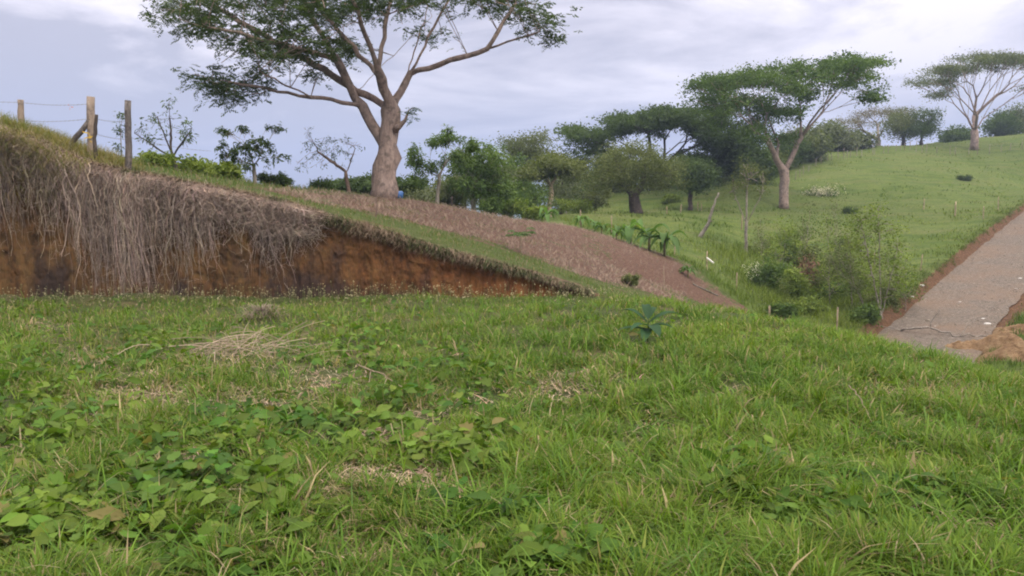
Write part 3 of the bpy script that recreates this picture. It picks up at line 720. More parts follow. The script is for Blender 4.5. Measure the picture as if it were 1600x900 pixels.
tree('domed_tree', 'green domed tree on the skyline beside the almost leafless brown one', 'tree', (1412, 232), 128, [(1412, 220, 0)],
     [(1412, 200, 30, 18, 60), (1395, 190, 22, 12, 20), (1420, 180, 22, 8, 20)], 4, 0.3, G_OLIVE, 0.9, 8, 'clump', M_BARK_DARK, rtip=0.05, step=1, kill=1.1, seed=10, spread=0.7, flat=0.6, cs=0.28)
tree('domed_tree', 'smaller green domed tree on the skyline, right of the larger domed one', 'tree', (1440, 230), 125, [(1439, 222, 0)],
     [(1444, 200, 24, 16, 44), (1455, 180, 14, 8, 12)], 3.5, 0.26, G_DARK, 0.9, 9, 'clump', M_BARK_DARK, rtip=0.05, step=1, kill=1.1, seed=11, spread=0.7, flat=0.6, cs=0.28)
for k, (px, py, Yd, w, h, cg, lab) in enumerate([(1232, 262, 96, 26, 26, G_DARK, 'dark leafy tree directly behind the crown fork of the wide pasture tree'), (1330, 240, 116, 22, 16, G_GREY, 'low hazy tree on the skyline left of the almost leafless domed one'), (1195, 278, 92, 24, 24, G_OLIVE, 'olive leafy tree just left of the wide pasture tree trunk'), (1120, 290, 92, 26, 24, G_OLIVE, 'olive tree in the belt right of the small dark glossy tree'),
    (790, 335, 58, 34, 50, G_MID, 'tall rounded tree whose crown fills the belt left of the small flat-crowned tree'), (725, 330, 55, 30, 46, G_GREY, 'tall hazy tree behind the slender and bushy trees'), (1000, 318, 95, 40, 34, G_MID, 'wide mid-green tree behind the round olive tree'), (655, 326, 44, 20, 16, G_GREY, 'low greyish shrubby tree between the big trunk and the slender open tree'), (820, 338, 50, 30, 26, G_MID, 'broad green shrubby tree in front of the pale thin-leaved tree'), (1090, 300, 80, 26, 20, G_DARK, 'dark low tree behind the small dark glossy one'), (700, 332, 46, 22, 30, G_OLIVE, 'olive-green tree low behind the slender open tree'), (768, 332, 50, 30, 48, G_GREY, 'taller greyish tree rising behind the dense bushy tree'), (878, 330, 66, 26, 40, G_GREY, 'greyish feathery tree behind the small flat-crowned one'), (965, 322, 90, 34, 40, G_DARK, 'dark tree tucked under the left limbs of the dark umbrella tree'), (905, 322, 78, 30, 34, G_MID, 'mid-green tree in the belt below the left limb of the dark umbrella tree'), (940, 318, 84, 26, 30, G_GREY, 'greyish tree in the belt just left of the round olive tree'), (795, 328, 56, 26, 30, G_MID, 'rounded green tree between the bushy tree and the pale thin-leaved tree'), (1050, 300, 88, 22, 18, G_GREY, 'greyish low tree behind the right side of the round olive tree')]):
    tree('leafy_tree', lab, 'tree', (px, py), Yd, [(px, py - h * .3, 0)], [(px, py - h, w, h * .8, 50), (px - w * .4, py - h * .6, w * .6, h * .5, 20), (px + w * .5, py - h * 1.3, w * .5, h * .4, 16)], 3, 0.2, cg, .0085 * Yd, 8, ('droop' if k % 3 == 1 else 'clump'), M_BARK_DARK, rtip=.03, step=.7, kill=.7, seed=60 + k, spread=.008 * Yd, cs=0.3, clus=.5)
# round bushy tree
tree('bushy_tree', 'round bushy olive tree with short thick dark trunk at the head of the bare field', 'tree', (995, 335), 56, [(994, 318, 0), (990, 308, 0)],
     [(990, 262, 58, 36, 150), (955, 270, 42, 28, 60), (1035, 270, 40, 30, 60), (990, 240, 45, 22, 50), (930, 285, 22, 18, 18)], 2.8, 0.42, G_OLIVE, 0.45, 7, 'clump', M_BARK_DARK, rtip=0.022, step=0.4, kill=0.4, seed=12, nl=9, spread=0.28, flat=0.8, cs=0.3, clus=.4)
tree('dark_tree', 'small dark glossy tree right of the round olive tree, before the blue hills', 'tree', (1078, 308), 66, [(1078, 296, 0)],
     [(1082, 280, 26, 20, 60), (1075, 262, 22, 12, 20), (1095, 268, 16, 12, 14)], 1.8, 0.2, G_DARK, 0.6, 16, 'clump', M_BARK_DARK, rtip=0.02, step=0.5, kill=0.5, seed=13, spread=0.4, cs=0.34)
tree('dark_tree', 'dense dark tree filling the gap left of the pinkish pasture trunk', 'tree', (1160, 300), 84, [(1160, 280, 0)],
     [(1160, 250, 42, 26, 110), (1140, 225, 30, 20, 40), (1185, 262, 26, 20, 40)], 3.5, 0.3, G_DARK, 1.0, 15, 'clump', M_BARK_DARK, rtip=0.03, step=0.8, kill=0.8, seed=14, spread=0.55, cs=0.34)
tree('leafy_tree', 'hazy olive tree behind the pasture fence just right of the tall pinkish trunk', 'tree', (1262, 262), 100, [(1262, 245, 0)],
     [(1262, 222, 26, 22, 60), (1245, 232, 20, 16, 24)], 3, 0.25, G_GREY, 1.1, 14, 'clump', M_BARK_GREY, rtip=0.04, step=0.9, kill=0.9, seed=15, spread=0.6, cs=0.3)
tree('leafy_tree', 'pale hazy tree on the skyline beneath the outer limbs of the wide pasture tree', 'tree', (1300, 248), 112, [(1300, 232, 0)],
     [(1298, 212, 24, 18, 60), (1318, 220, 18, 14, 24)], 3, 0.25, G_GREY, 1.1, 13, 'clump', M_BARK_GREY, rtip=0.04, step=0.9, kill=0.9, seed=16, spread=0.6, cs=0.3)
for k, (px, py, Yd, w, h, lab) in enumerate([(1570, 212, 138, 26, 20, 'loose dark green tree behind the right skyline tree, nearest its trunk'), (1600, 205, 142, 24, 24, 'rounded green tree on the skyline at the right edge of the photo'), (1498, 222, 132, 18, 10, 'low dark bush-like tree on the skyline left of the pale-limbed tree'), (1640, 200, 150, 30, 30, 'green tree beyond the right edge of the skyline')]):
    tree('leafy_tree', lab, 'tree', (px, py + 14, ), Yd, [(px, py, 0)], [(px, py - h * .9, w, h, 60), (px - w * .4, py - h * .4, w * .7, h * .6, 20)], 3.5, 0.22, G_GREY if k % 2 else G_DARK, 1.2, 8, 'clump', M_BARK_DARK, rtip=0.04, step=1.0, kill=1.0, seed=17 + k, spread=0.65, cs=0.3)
# belt beyond the brow, between the big trunk and the olive tree
tree('slender_tree', 'slender open tree with tufted drooping leaves just right of the big trunk', 'tree', (681, 322), 36, [(683, 300, 0), (686, 275, 0)],
     [(650, 245, 16, 26, 22), (690, 218, 26, 14, 30), (675, 262, 28, 24, 26), (720, 240, 22, 22, 24), (705, 205, 18, 6, 8), (735, 225, 14, 8, 8), (650, 280, 14, 14, 10)], 1.6, 0.085, G_MID, 0.30, 4, 'droop', M_BARK_GREY, rtip=0.010, step=0.22, kill=0.24, seed=22, nl=7, spread=0.10, leafless=0.0, clus=.35)
tree('bushy_tree', 'dense mid-green bushy tree right of the slender one behind the bare slope', 'tree', (740, 335), 42, [(740, 310, 0)],
     [(745, 280, 44, 30, 100), (720, 250, 22, 18, 24), (765, 250, 26, 20, 34), (780, 295, 26, 20, 34), (750, 228, 22, 8, 10), (775, 238, 14, 8, 8)], 2.2, 0.14, G_MID, 0.36, 4, 'droop', M_BARK_GREY, rtip=0.012, step=0.3, kill=0.3, seed=23, nl=8, spread=0.26, clus=.55)
tree('pale_tree', 'pale thin-leaved tree with bare lower branches left of the dark limbed umbrella tree', 'tree', (830, 325), 62, [(828, 300, 0)],
     [(815, 235, 30, 18, 50), (845, 245, 26, 18, 40), (825, 270, 34, 20, 34), (800, 225, 16, 10, 12), (835, 218, 20, 8, 14)], 2.6, 0.16, G_GREY, 0.5, 7, 'clump', M_BARK_GREY, rtip=0.02, step=0.45, kill=0.45, seed=24, spread=0.3, cs=0.3, clus=.35)
tree('low_umbrella_tree', 'small flat-crowned tree with orange-brown trunk behind the top of the bare field', 'tree', (859, 342), 52, [(859, 312, 0), (860, 290, 0)],
     [(860, 265, 40, 7, 44), (885, 258, 24, 8, 22), (835, 272, 22, 6, 14), (865, 250, 22, 8, 16), (900, 275, 20, 8, 12)], 2.2, 0.17, G_OLIVE, 0.5, 14, 'clump', M_STAKE, rtip=0.02, step=0.45, kill=0.45, seed=25, spread=0.3, flat=0.5, cs=0.32)
tree('low_umbrella_tree', 'low dark flat crown seen on both sides behind the base of the big trunk', 'tree', (575, 310), 44, [(575, 302, 0), (577, 296, 0)],
     [(545, 292, 30, 7, 50), (590, 288, 34, 6, 40), (632, 288, 22, 5, 26), (570, 283, 22, 4, 16)], 2.2, 0.14, G_DARK, 0.5, 14, 'clump', M_BARK_DARK, rtip=0.02, step=0.4, kill=0.4, seed=26, spread=0.25, flat=0.4, cs=0.34)
# pollarded live-fence trees along the left brow
tree('pollarded_tree', 'gnarled nearly leafless pollarded tree on the brow right of the fence posts', 'tree', (275, 262), 20.5, [(274, 248, 0), (268, 240, 0)],
     [(222, 200, 20, 16, 26), (248, 188, 24, 16, 30), (268, 172, 9, 24, 22), (290, 205, 14, 20, 30), (232, 220, 22, 10, 16), (262, 208, 28, 14, 26), (296, 222, 10, 14, 14)], 0.6, 0.095, G_DARK, 0.17, 1, 'droop', M_BARK_DARK, rtip=0.006, step=0.10, kill=0.10, seed=27, nl=4, spread=0.04, leafless=0.5, flare=.1, clus=.6,
     limbs=[[(270, 243, 0), (250, 226, 0), (228, 216, 0), (210, 208, 0)], [(268, 240, 0), (248, 212, .2), (235, 195, .2), (246, 182, .2)], [(274, 248, 0), (283, 225, 0), (270, 195, 0), (264, 160, 0)], [(278, 245, 0), (292, 222, 0), (300, 200, 0)]])
tree('pollarded_tree', 'windblown sapling with dark tufts on bent twigs, second from the fence posts', 'tree', (400, 288), 23, [(398, 270, 0), (396, 258, 0)],
     [(358, 236, 30, 20, 40), (395, 225, 30, 20, 40), (432, 198, 20, 6, 14), (412, 245, 32, 16, 30), (350, 202, 14, 4, 8), (378, 208, 18, 9, 14), (442, 245, 12, 7, 9), (370, 260, 28, 10, 22)], 0.9, 0.055, G_DARK, 0.20, 3, 'droop', M_BARK_GREY, rtip=0.006, step=0.12, kill=0.12, seed=28, nl=5, spread=0.05, leafless=0.3, flare=.1, clus=.4)
tree('pollarded_tree', 'arching twiggy sapling almost bare of leaves left of the big trunk', 'tree', (547, 304), 26, [(545, 285, 0), (540, 268, 0)],
     [(500, 232, 34, 24, 64), (535, 230, 28, 20, 44), (480, 212, 12, 20, 18), (488, 256, 34, 14, 30), (556, 228, 12, 16, 16), (520, 258, 24, 10, 18)], 0.9, 0.065, G_DARK, 0.15, 2, 'droop', M_BARK, rtip=0.006, step=0.12, kill=0.12, seed=29, nl=4, spread=0.05, leafless=0.6, flare=.1, clus=.6,
     limbs=[[(541, 270, 0), (520, 248, 0), (498, 238, 0)], [(543, 275, 0), (545, 250, 0), (555, 232, 0)]])
tree('pollarded_tree', 'thin upright twiggy sapling between the leaning brace post and the grey post', 'tree', (190, 268), 18.5, [(190, 250, 0)],
     [(182, 215, 10, 22, 12), (192, 190, 8, 18, 9), (175, 235, 12, 10, 6)], 0.3, 0.02, G_DARK, 0.13, 2, 'droop', M_BARK_GREY, rtip=0.004, step=0.12, kill=0.12, seed=30, nl=4, spread=0.05, leafless=0.3)
# saplings and shrubs in the hollow and along the road
tree('pale_sapling', 'pale multi-stemmed leafless sapling standing in the hollow below the pasture tree', 'sapling', (1166, 392), 44, [(1166, 365, 0), (1166, 350, 0)],
     [(1145, 290, 10, 26, 20), (1165, 275, 14, 26, 30), (1188, 285, 12, 28, 24), (1175, 262, 10, 14, 10)], 0.9, 0.09, G_OLIVE, 0.36, 4, 'clump', M_BARK_GREY, rtip=0.032, step=0.22, kill=0.2, seed=31, spread=0.2, cs=0.28, nl=6, smooth=3, clus=.8,
     limbs=[[(1166, 352, 0), (1155, 325, 0), (1146, 300, 0)], [(1166, 352, 0), (1168, 320, 0), (1167, 295, 0)], [(1166, 352, 0), (1182, 325, 0), (1192, 300, 0)]])
tree('tall_twiggy_shrub', 'tall thin-stemmed twiggy shrub with sparse yellow-green leaves beside the road foot', 'shrub', (1376, 512), 32, [(1376, 490, 0)],
     [(1345, 370, 16, 40, 26), (1370, 345, 18, 30, 24), (1400, 385, 16, 40, 24), (1360, 420, 24, 40, 24), (1390, 440, 24, 30, 16), (1330, 345, 12, 16, 8), (1415, 430, 12, 34, 10)], 0.9, 0.06, G_FRESH, 0.30, 5, 'clump', M_BARK_GREY, rtip=0.020, step=0.17, kill=0.16, seed=32, spread=0.15, cs=0.3, nl=6, smooth=3, clus=.8,
     limbs=[[(1376, 495, 0), (1366, 440, 0), (1352, 380, 0), (1345, 345, 0)], [(1376, 495, 0), (1378, 430, 0), (1374, 360, 0), (1372, 325, 0)], [(1376, 495, 0), (1392, 450, 0), (1402, 390, 0)]])
tree('tall_twiggy_shrub', 'slim twiggy shrub just left of the tall one, leaning left', 'shrub', (1350, 505), 33, [(1350, 480, 0)],
     [(1320, 400, 16, 34, 20), (1335, 430, 20, 30, 18), (1300, 415, 12, 24, 10), (1345, 450, 14, 24, 12)], 0.8, 0.035, G_OLIVE, 0.3, 6, 'clump', M_BARK_GREY, rtip=0.010, step=0.17, kill=0.16, seed=33, spread=0.15, cs=0.3, nl=6, smooth=3, clus=.8)
for k, (px, py, Yd, w, h, lab) in enumerate([(1215, 470, 39, 16, 90, 'wispy yellow-green sapling rising from the left side of the hollow'), (1246, 486, 37, 14, 70, 'slender leaning sapling in the hollow before the yellow-green bush'), (1296, 496, 35, 16, 110, 'tall wispy sapling in the centre of the hollow'), (1330, 500, 34, 14, 150, 'tall thin sapling immediately left of the tallest twiggy shrub'), (1412, 490, 35, 14, 100, 'wispy sapling closest to the earth cut of the road'), (1190, 420, 44, 14, 56, 'small wispy sapling below the pale leafless one')]):
    tree('wispy_sapling', lab, 'sapling', (px, py), Yd, [(px, py - h * .25, 0)], [(px, py - h * .85, w, h * .2, 10), (px - w * .6, py - h * .6, w * .8, h * .25, 12), (px + w * .7, py - h * .5, w * .8, h * .25, 12)], .7, .03, (G_FRESH, G_OLIVE)[k % 2], .30, 4, 'clump', M_BARK_GREY, rtip=.012, step=.2, kill=.2, seed=160 + k, spread=.16, cs=.28, nl=6, clus=.8)
qh = np.random.default_rng(555)
for k in range(15):
    px = 1185 + 235 * (k + .5) / 15 + qh.normal(0, 8); Yd = float(np.interp(px, [1180, 1420], [42, 36]) + qh.uniform(-3, 4)); bs = float(np.interp(Yd, [33, 37, 42, 46], [500, 480, 445, 420])) ; h = qh.uniform(75, 150)
    tree('wispy_sapling', 'wispy yellow-green sapling or shrub in the tangle filling the hollow beside the road', 'sapling', (px, bs), Yd, [(px, bs - h * .2, 0)], [(px + qh.normal(0, 8), bs - h * .8, 14, h * .25, 13), (px - 12, bs - h * .5, 12, h * .25, 8), (px + 12, bs - h * .45, 12, h * .25, 8)], .7, .025, (G_FRESH, G_OLIVE, G_MID)[k % 3], .30, 4, 'clump', M_BARK_GREY, rtip=.012, step=.2, kill=.2, seed=180 + k, spread=.24, cs=.28, nl=6, clus=.8, group='wispy saplings tangled in the hollow')
shr = [ # px, py(base), Y, w, h, colour, label
 (1200, 462, 37, 32, 40, G_MID, 'cream-flowered dark green shrub at the foot of the bare field'),
 (1240, 482, 36, 36, 52, G_FRESH, 'yellow-green bush in the hollow behind the corner stake'),
 (1275, 474, 38, 32, 66, G_OLIVE, 'olive bush with dead brown leaves in the middle of the hollow'),
 (1310, 492, 36, 30, 56, G_MID, 'green bush low in the hollow behind the bare grass-edge stake'),
 (1335, 476, 37.5, 30, 52, G_FRESH, 'bright green bush behind the two twiggy shrubs'),
 (1255, 424, 45, 44, 30, G_FRESH, 'low yellowish bush halfway up the hollow'),
 (1215, 396, 50, 34, 26, G_FRESH, 'small yellowish bush near the pale sapling'),
 (1222, 494, 31, 18, 10, G_MID, 'ground-hugging green bush just right of the lowest tip of the bare field'),
 (1350, 512, 31, 22, 22, G_MID, 'dark green bush at the foot of the tall twiggy shrub'),
 (1300, 455, 41, 34, 44, G_OLIVE, 'loose grey-green bush in the upper part of the hollow'),
 (1388, 505, 34, 24, 44, G_OLIVE, 'olive bush between the tall twiggy shrub and the road'),
 (1320, 400, 50, 26, 22, G_FRESH, 'low yellow-green bush on the pasture above the hollow'),
 (1270, 505, 33, 30, 22, G_FRESH, 'yellow-green bush nearest the foreground grass in the hollow'),
 (985, 448, 20, 14, 14, G_OLIVE, 'lone small olive bush on the lower edge of the bare field'),
 (1330, 335, 66, 12, 5, G_DARK, 'flat dark clump of leaves beside the flowering bush on the pasture'),
 (1507, 283, 88, 10, 6, G_DARK, 'small dark bush alone high on the right pasture'),
 (1326, 268, 98, 5, 7, G_BROWN, 'small brown dead bush high on the pasture'),
 (800, 335, 44, 26, 16, G_FRESH, 'bright green shrub on the far edge of the bare slope'),
 (770, 330, 40, 20, 12, G_MID, 'mid-green low shrub behind the upper bare slope'),
 (835, 342, 42, 20, 12, G_FRESH, 'light green shrub right of the bright one on the far edge of the slope'),
 (895, 335, 58, 26, 16, G_FRESH, 'yellow-green shrub at the pasture edge under the flat-crowned tree'),
 (930, 325, 66, 26, 18, G_OLIVE, 'olive shrub left of the round bushy tree'),
 (885, 312, 75, 24, 16, G_MID, 'distant green shrub below the dark umbrella tree'),
 (1045, 318, 72, 18, 8, G_FRESH, 'low bright bush at the far end of the pasture behind the olive tree'),
 (500, 300, 27, 22, 9, G_DARK, 'dark low bush on the brow left of the arching sapling'),
 (430, 286, 24, 24, 9, G_DARK, 'dark low bush on the brow below the windblown sapling'),
 (306, 268, 21.5, 36, 8, G_FRESH, 'feathery green bush on the brow right of the gnarled tree'),
 (238, 258, 20, 30, 10, G_FRESH, 'feathery green bush on the brow left of the gnarled tree'),
 (215, 262, 19, 12, 9, G_MID, 'small green bush right at the grey fence post'),
 (352, 274, 22.5, 34, 6, G_FRESH, 'small green bush on the brow left of the windblown sapling'),
]
def shrub(px, py, Yd, w, h, colr, label, seed):
    sz = w * Yd / FPX; q = np.random.default_rng(seed + 900)
    pd = [(px + q.normal(0, w * .45), py - h * q.uniform(.35, 1.25), w * q.uniform(.25, .6), h * q.uniform(.2, .5), int(q.integers(5, 14))) for _ in range(5)]
    return tree('shrub', label, 'shrub', (px, py), Yd, [(px, py - h * 0.3, 0)], [(px, py - h * .6, w * .8, h * .55, 16)] + pd, sz * 0.8, max(0.012, sz * .03), colr, (sz * 0.34 if Yd < 30 else max(.28, sz * .24)), (6 if Yd < 30 else 5), ('droop' if seed % 2 else 'clump'), M_BARK_GREY, rtip=max(0.003, sz * .006), step=sz * 0.16, kill=sz * 0.16, clus=.35,
                seed=seed, nl=9, spread=sz * 0.16, flat=0.8, cs=0.42, tilt=0.6, sides=5)
for i, s in enumerate(shr): shrub(*s, seed=100 + i)
# cream flowering bush on the pasture
fl = shrub(1285, 314, 76, 24, 11, G_MID, 'rounded pasture bush covered in cream flowers near the pinkish trunk', 140)
rr = np.random.default_rng(5); n = 260; p0 = PX(1285 + rr.normal(0, 13, n), 300 + rr.normal(0, 4.5, n), 75.2 + rr.normal(0, .5, n)); tv, tf = clump_template(5, rr, 0.5)
V, F, C = replicate(tv, tf, p0, rand_frames(n, .8, rr), 0.22 * rr.uniform(.6, 1.3, n), np.tile([0.55, 0.52, 0.36], (n, 1))); mesh('blossom', V, F, M_DRY, fl, C)
f2_ = [o for o in col.objects if o.get('label', '').startswith('cream-flowered')][0]
n = 50; p0 = PX(1176 + rr.normal(0, 7, n), 420 + rr.normal(0, 6, n), 36.3 + rr.normal(0, .3, n))
V, F, C = replicate(tv, tf, p0, rand_frames(n, .8, rr), 0.09 * rr.uniform(.6, 1.3, n), np.tile([0.6, 0.6, 0.42], (n, 1))); mesh('blossom', V, F, M_DRY, f2_, C)
# dead brown leaves on the olive bush in the hollow
f3_ = [o for o in col.objects if o.get('label', '').startswith('olive bush with dead')][0]
n = 120; p0 = PX(1262 + rr.normal(0, 7, n), 420 + rr.normal(0, 11, n), 37 + rr.normal(0, .3, n))
V, F, C = replicate(*droop_template(5, rr), p0, rand_frames(n, .8, rr), 0.22 * rr.uniform(.6, 1.3, n), np.tile([0.14, 0.075, 0.05], (n, 1)) * rr.uniform(.6, 1.5, (n, 1))); mesh('dead_leaves', V, F, M_DRY, f3_, C)
# ------------------------------------------------------------------ grass, weeds, straw, hanging roots
def blades(base, h, w, az, lean, curl, colr, seg=3):
    """ribbons: seg+1 levels of 2 verts"""
    n = len(base); t = np.linspace(0, 1, seg + 1)
    d = np.stack([np.cos(az), np.sin(az), 0 * az], -1); s = np.stack([-np.sin(az), np.cos(az), 0 * az], -1)
    out = lean[:, None] * t + curl[:, None] * t ** 2.2
    z = np.sqrt(np.clip(1 - (0.55 * out) ** 2, 0.05, 1)) * t - 0.35 * curl[:, None] * t ** 3
    C = base[:, None, :] + h[:, None, None] * (d[:, None, :] * out[:, :, None] + np.array([0, 0, 1.])[None, None] * z[:, :, None])
    ww = w[:, None] * np.interp(t, [0, .4, .8, 1], [0.8, 1, 0.6, 0.06])
    V = np.stack([C - s[:, None] * ww[:, :, None] * .5, C + s[:, None] * ww[:, :, None] * .5], 2).reshape(-1, 3)
    i = np.arange(n)[:, None] * (2 * (seg + 1)) + np.arange(seg)[None] * 2
    F = np.stack([i, i + 1, i + 3, i + 2], -1).reshape(-1, 4)
    return V, F, np.repeat(colr, 2 * (seg + 1), 0)
def pix_of(x, y, z):
    dz = z - CAMH; f = y * cos(PITCH) - dz * sin(PITCH); v = y * sin(PITCH) + dz * cos(PITCH)
    return 800 + x / f * FPX, 450 - v / f * FPX
rg = np.random.default_rng(77)
# straw / thin patches: (px, py, radius px in x, in y)
straw_spots = [(220, 615, 95, 26), (500, 600, 60, 18), (430, 640, 90, 24), (640, 760, 90, 20), (560, 745, 50, 14), (600, 690, 60, 18), (360, 560, 70, 24), (270, 735, 70, 20), (560, 870, 60, 24), (130, 560, 40, 14), (690, 640, 60, 14), (860, 610, 70, 18), (940, 590, 50, 12), (1460, 615, 90, 14), (60, 515, 40, 8), (520, 790, 70, 24)]
def spot(px, py, L, soft=1.0):
    v = np.zeros(np.shape(px))
    for a, b, c, d in L: v = np.maximum(v, np.exp(-(((px - a) / c) ** 2 + ((py - b) / d) ** 2) * soft))
    return v
leaf_spots = [(110, 690, 180, 60), (330, 800, 240, 90), (90, 830, 160, 70), (720, 720, 120, 60), (760, 830, 110, 60), (555, 535, 90, 40), (555, 535, 60, 30), (700, 590, 120, 36), (250, 560, 160, 40), (420, 690, 150, 40), (640, 640, 120, 30), (1180, 740, 90, 30), (1440, 790, 70, 25), (1290, 830, 130, 40), (60, 600, 120, 50), (520, 670, 100, 30), (1130, 780, 60, 30), (870, 900, 200, 50)]
def scatter(n, y0, y1, r, um=0.80):
    """uniform in screen-ish sense, denser near"""
    u = r.uniform(-um, um, n); t = r.random(n); y = 1 / (1 / y0 + (1 / y1 - 1 / y0) * t) if False else (y0 ** -0.6 + (y1 ** -0.6 - y0 ** -0.6) * t) ** (-1 / 0.6)
    return u * (y + 0.8), y
# --- near grass
n = 560000
x, y = scatter(n, 2.7, 16.0, rg, 1.06)
keep = (y < yb(x) - 0.02) | (x > 1.7); x, y = x[keep], y[keep]
# clumping
cl = fbm(x, y, 0.35, 81, 3); big = fbm(x, y, 1.7, 85, 3)
z = Hgt(x, y); px, py = pix_of(x, y, z)
st = spot(px, py, straw_spots); lf = spot(px, py, leaf_spots)
dens = np.clip(0.30 + 2.3 * (cl - 0.38), 0.04, 1) * (1 - 0.88 * np.clip(st * 1.2, 0, 1) * np.clip(2.5 * fbm(x, y, .4, 83, 3) - .4, 0, 1)) * (1 - 0.35 * lf)
k = rg.random(len(x)) < dens; x, y, z, cl, big, st, px, py = [a[k] for a in (x, y, z, cl, big, st, px, py)]
n = len(x); print('near blades', n)
right = sstep((px - 600) / 500)
h = (0.055 + 0.13 * np.clip(cl * 1.6 - .35, 0, 1) + 0.06 * right * big) * rg.uniform(0.55, 1.5, n)
h *= 1 + 0.35 * (rg.random(n) < 0.04)
h *= np.where(y > 12.5, 0.8, 1)
w = 0.0032 + rg.gamma(2.0, 0.0016, n) * (1 + 0.5 * right) * (1 + 0.05 * y)
ca = vn(x, y, 0.16, 87) * 4 * pi; az = ca + rg.normal(0, 0.9, n)
lean = rg.gamma(2.2, 0.24, n); curl = rg.gamma(1.8, 0.28, n)
hue = np.clip(fbm(x, y, 0.9, 88, 3) * 1.5 - 0.25 + rg.normal(0, .18, n), 0, 1)[:, None]
cA = np.array([0.060, 0.122, 0.015]); cB = np.array([0.152, 0.225, 0.030]); cc = cA * (1 - hue) + cB * hue
blu = rg.random(n) < 0.08; cc[blu] = cc[blu] * 0.6 + np.array([0.08, 0.15, 0.065]) * 0.5
dry = rg.random(n) < (0.10 + 0.08 * (px < 700) + 0.3 * st); cc[dry] = np.array([0.30, 0.235, 0.135]) * rg.uniform(.6, 1.3, (dry.sum(), 1))
yel = rg.random(n) < 0.10; cc[yel] = np.array([0.185, 0.215, 0.05])
cc *= rg.uniform(0.75, 1.25, (n, 1))
V, F, C = blades(np.stack([x, y, z - 0.01], -1), h, w, az, lean, curl, cc)
tag(mesh('grass', V, F, M_GRASS, colors=C), 'short thick green grass covering the foreground plot', 'grass', kind='stuff')
# --- long coarse blades in tussocks
n = 26000; tx, ty = scatter(900, 2.8, 13.5, rg, .95); ii = rg.integers(0, 900, n)
x = tx[ii] + rg.normal(0, .05, n); y = ty[ii] + rg.normal(0, .05, n); ok = (y < yb(x) - .05); x, y, ii = x[ok], y[ok], ii[ok]; z = Hgt(x, y); px, py = pix_of(x, y, z)
k = rg.random(len(x)) < (0.30 + 0.7 * sstep((px - 500) / 400)) * (1 - .8 * spot(px, py, straw_spots)); x, y, z, ii, px = [a[k] for a in (x, y, z, ii, px)]; n = len(x)
h = rg.uniform(0.12, 0.30, n) * rg.uniform(.7, 1.25, 900)[ii]; w = rg.uniform(0.006, 0.012, n); az = rg.uniform(0, 2 * pi, n)
cc = (np.array([0.07, 0.145, 0.022]) + rg.random((900, 1))[ii] * np.array([0.07, 0.08, 0.012])) * rg.uniform(.75, 1.3, (n, 1)); d = rg.random(n) < .06; cc[d] = (0.3, 0.25, 0.15)
V, F, C = blades(np.stack([x, y, z - 0.01], -1), h, w, az, rg.gamma(2, .22, n), rg.gamma(2.5, .28, n), cc, 5)
tag(mesh('coarse_grass', V, F, M_GRASS, colors=C), 'longer arching grass blades in tussocks across the plot', 'grass', kind='stuff')
# --- straw on the ground
n = 90000; x, y = scatter(n, 2.8, 14.0, rg); z = Hgt(x, y); px, py = pix_of(x, y, z)
k = rg.random(n) < np.clip(spot(px, py, straw_spots, 0.9) * 0.75 + 0.06, 0, 1); x, y, z = x[k], y[k], z[k]; n = len(x)
L = rg.uniform(0.04, 0.20, n); a = vn(x, y, .5, 91) * 3 + rg.normal(0, .9, n); d = np.stack([np.cos(a), np.sin(a), rg.normal(0, .12, n)], -1)
c0 = np.stack([x, y, z + rg.uniform(0.005, 0.05, n)], -1); side = np.stack([-np.sin(a), np.cos(a), 0 * a], -1)
t = np.linspace(-.5, .5, 3); CL = c0[:, None] + d[:, None] * (L[:, None] * t)[:, :, None]; CL[:, 1, 2] += rg.uniform(0, .02, n)
ww = rg.uniform(.0012, .0035, n)
V = np.stack([CL - side[:, None] * ww[:, None, None], CL + side[:, None] * ww[:, None, None]], 2).reshape(-1, 3); i = np.arange(n)[:, None] * 6 + np.arange(2)[None] * 2
F = np.stack([i, i + 1, i + 3, i + 2], -1).reshape(-1, 4); cc = np.array([0.40, 0.30, 0.21]) * rg.uniform(.45, 1.35, (n, 1)) * (1 + rg.normal(0, .06, (n, 3)))
tag(mesh('straw', V, F, M_DRY, colors=np.repeat(cc, 6, 0)), 'matted dry straw lying in thin patches of the grass', 'straw', kind='stuff')
# --- broad leaved weeds
def heart(lobed=False):
    if lobed: o = [(0, 0), (.02, .30), (.22, .50), (.38, .30), (.62, .42), (.72, .18), (1.05, 0)]
    else: o = [(0, 0), (-.06, .22), (.15, .42), (.45, .42), (.78, .22), (1.05, 0)]
    V = []; k = len(o)
    for (a, b) in o: V.append((a, b, 0.20 * b - 0.28 * a * a))
    for (a, b) in o[1:-1]: V.append((a, -b, 0.20 * b - 0.28 * a * a))
    V = np.array(V, float); mid = []
    F3 = []; V = np.vstack([V, [[.35, 0, -.03]]]); m = len(V) - 1
    L_ = list(range(k)); R_ = [0] + list(range(k, 2 * k - 2)) + [k - 1]
    for q in range(k - 1): F3.append((L_[q], m, L_[q + 1])); F3.append((R_[q], R_[q + 1], m))
    V[:, 0] -= 0.05
    return V, [np.array(F3)]
def oval():
    o = [(0, 0), (.2, .16), (.5, .24), (.8, .14), (1.05, 0)]; V = []; k = len(o)
    for a, b in o: V.append((a, b, .3 * b - .3 * a * a))
    for a, b in o[1:-1]: V.append((a, -b, .3 * b - .3 * a * a))
    V = np.array(V + [(.45, 0, -.06)]); m = len(V) - 1; L_ = list(range(k)); R_ = [0] + list(range(k, 2 * k - 2)) + [k - 1]; F = []
    for q in range(k - 1): F.append((L_[q], m, L_[q + 1])); F.append((R_[q], R_[q + 1], m))
    return V, [np.array(F)]
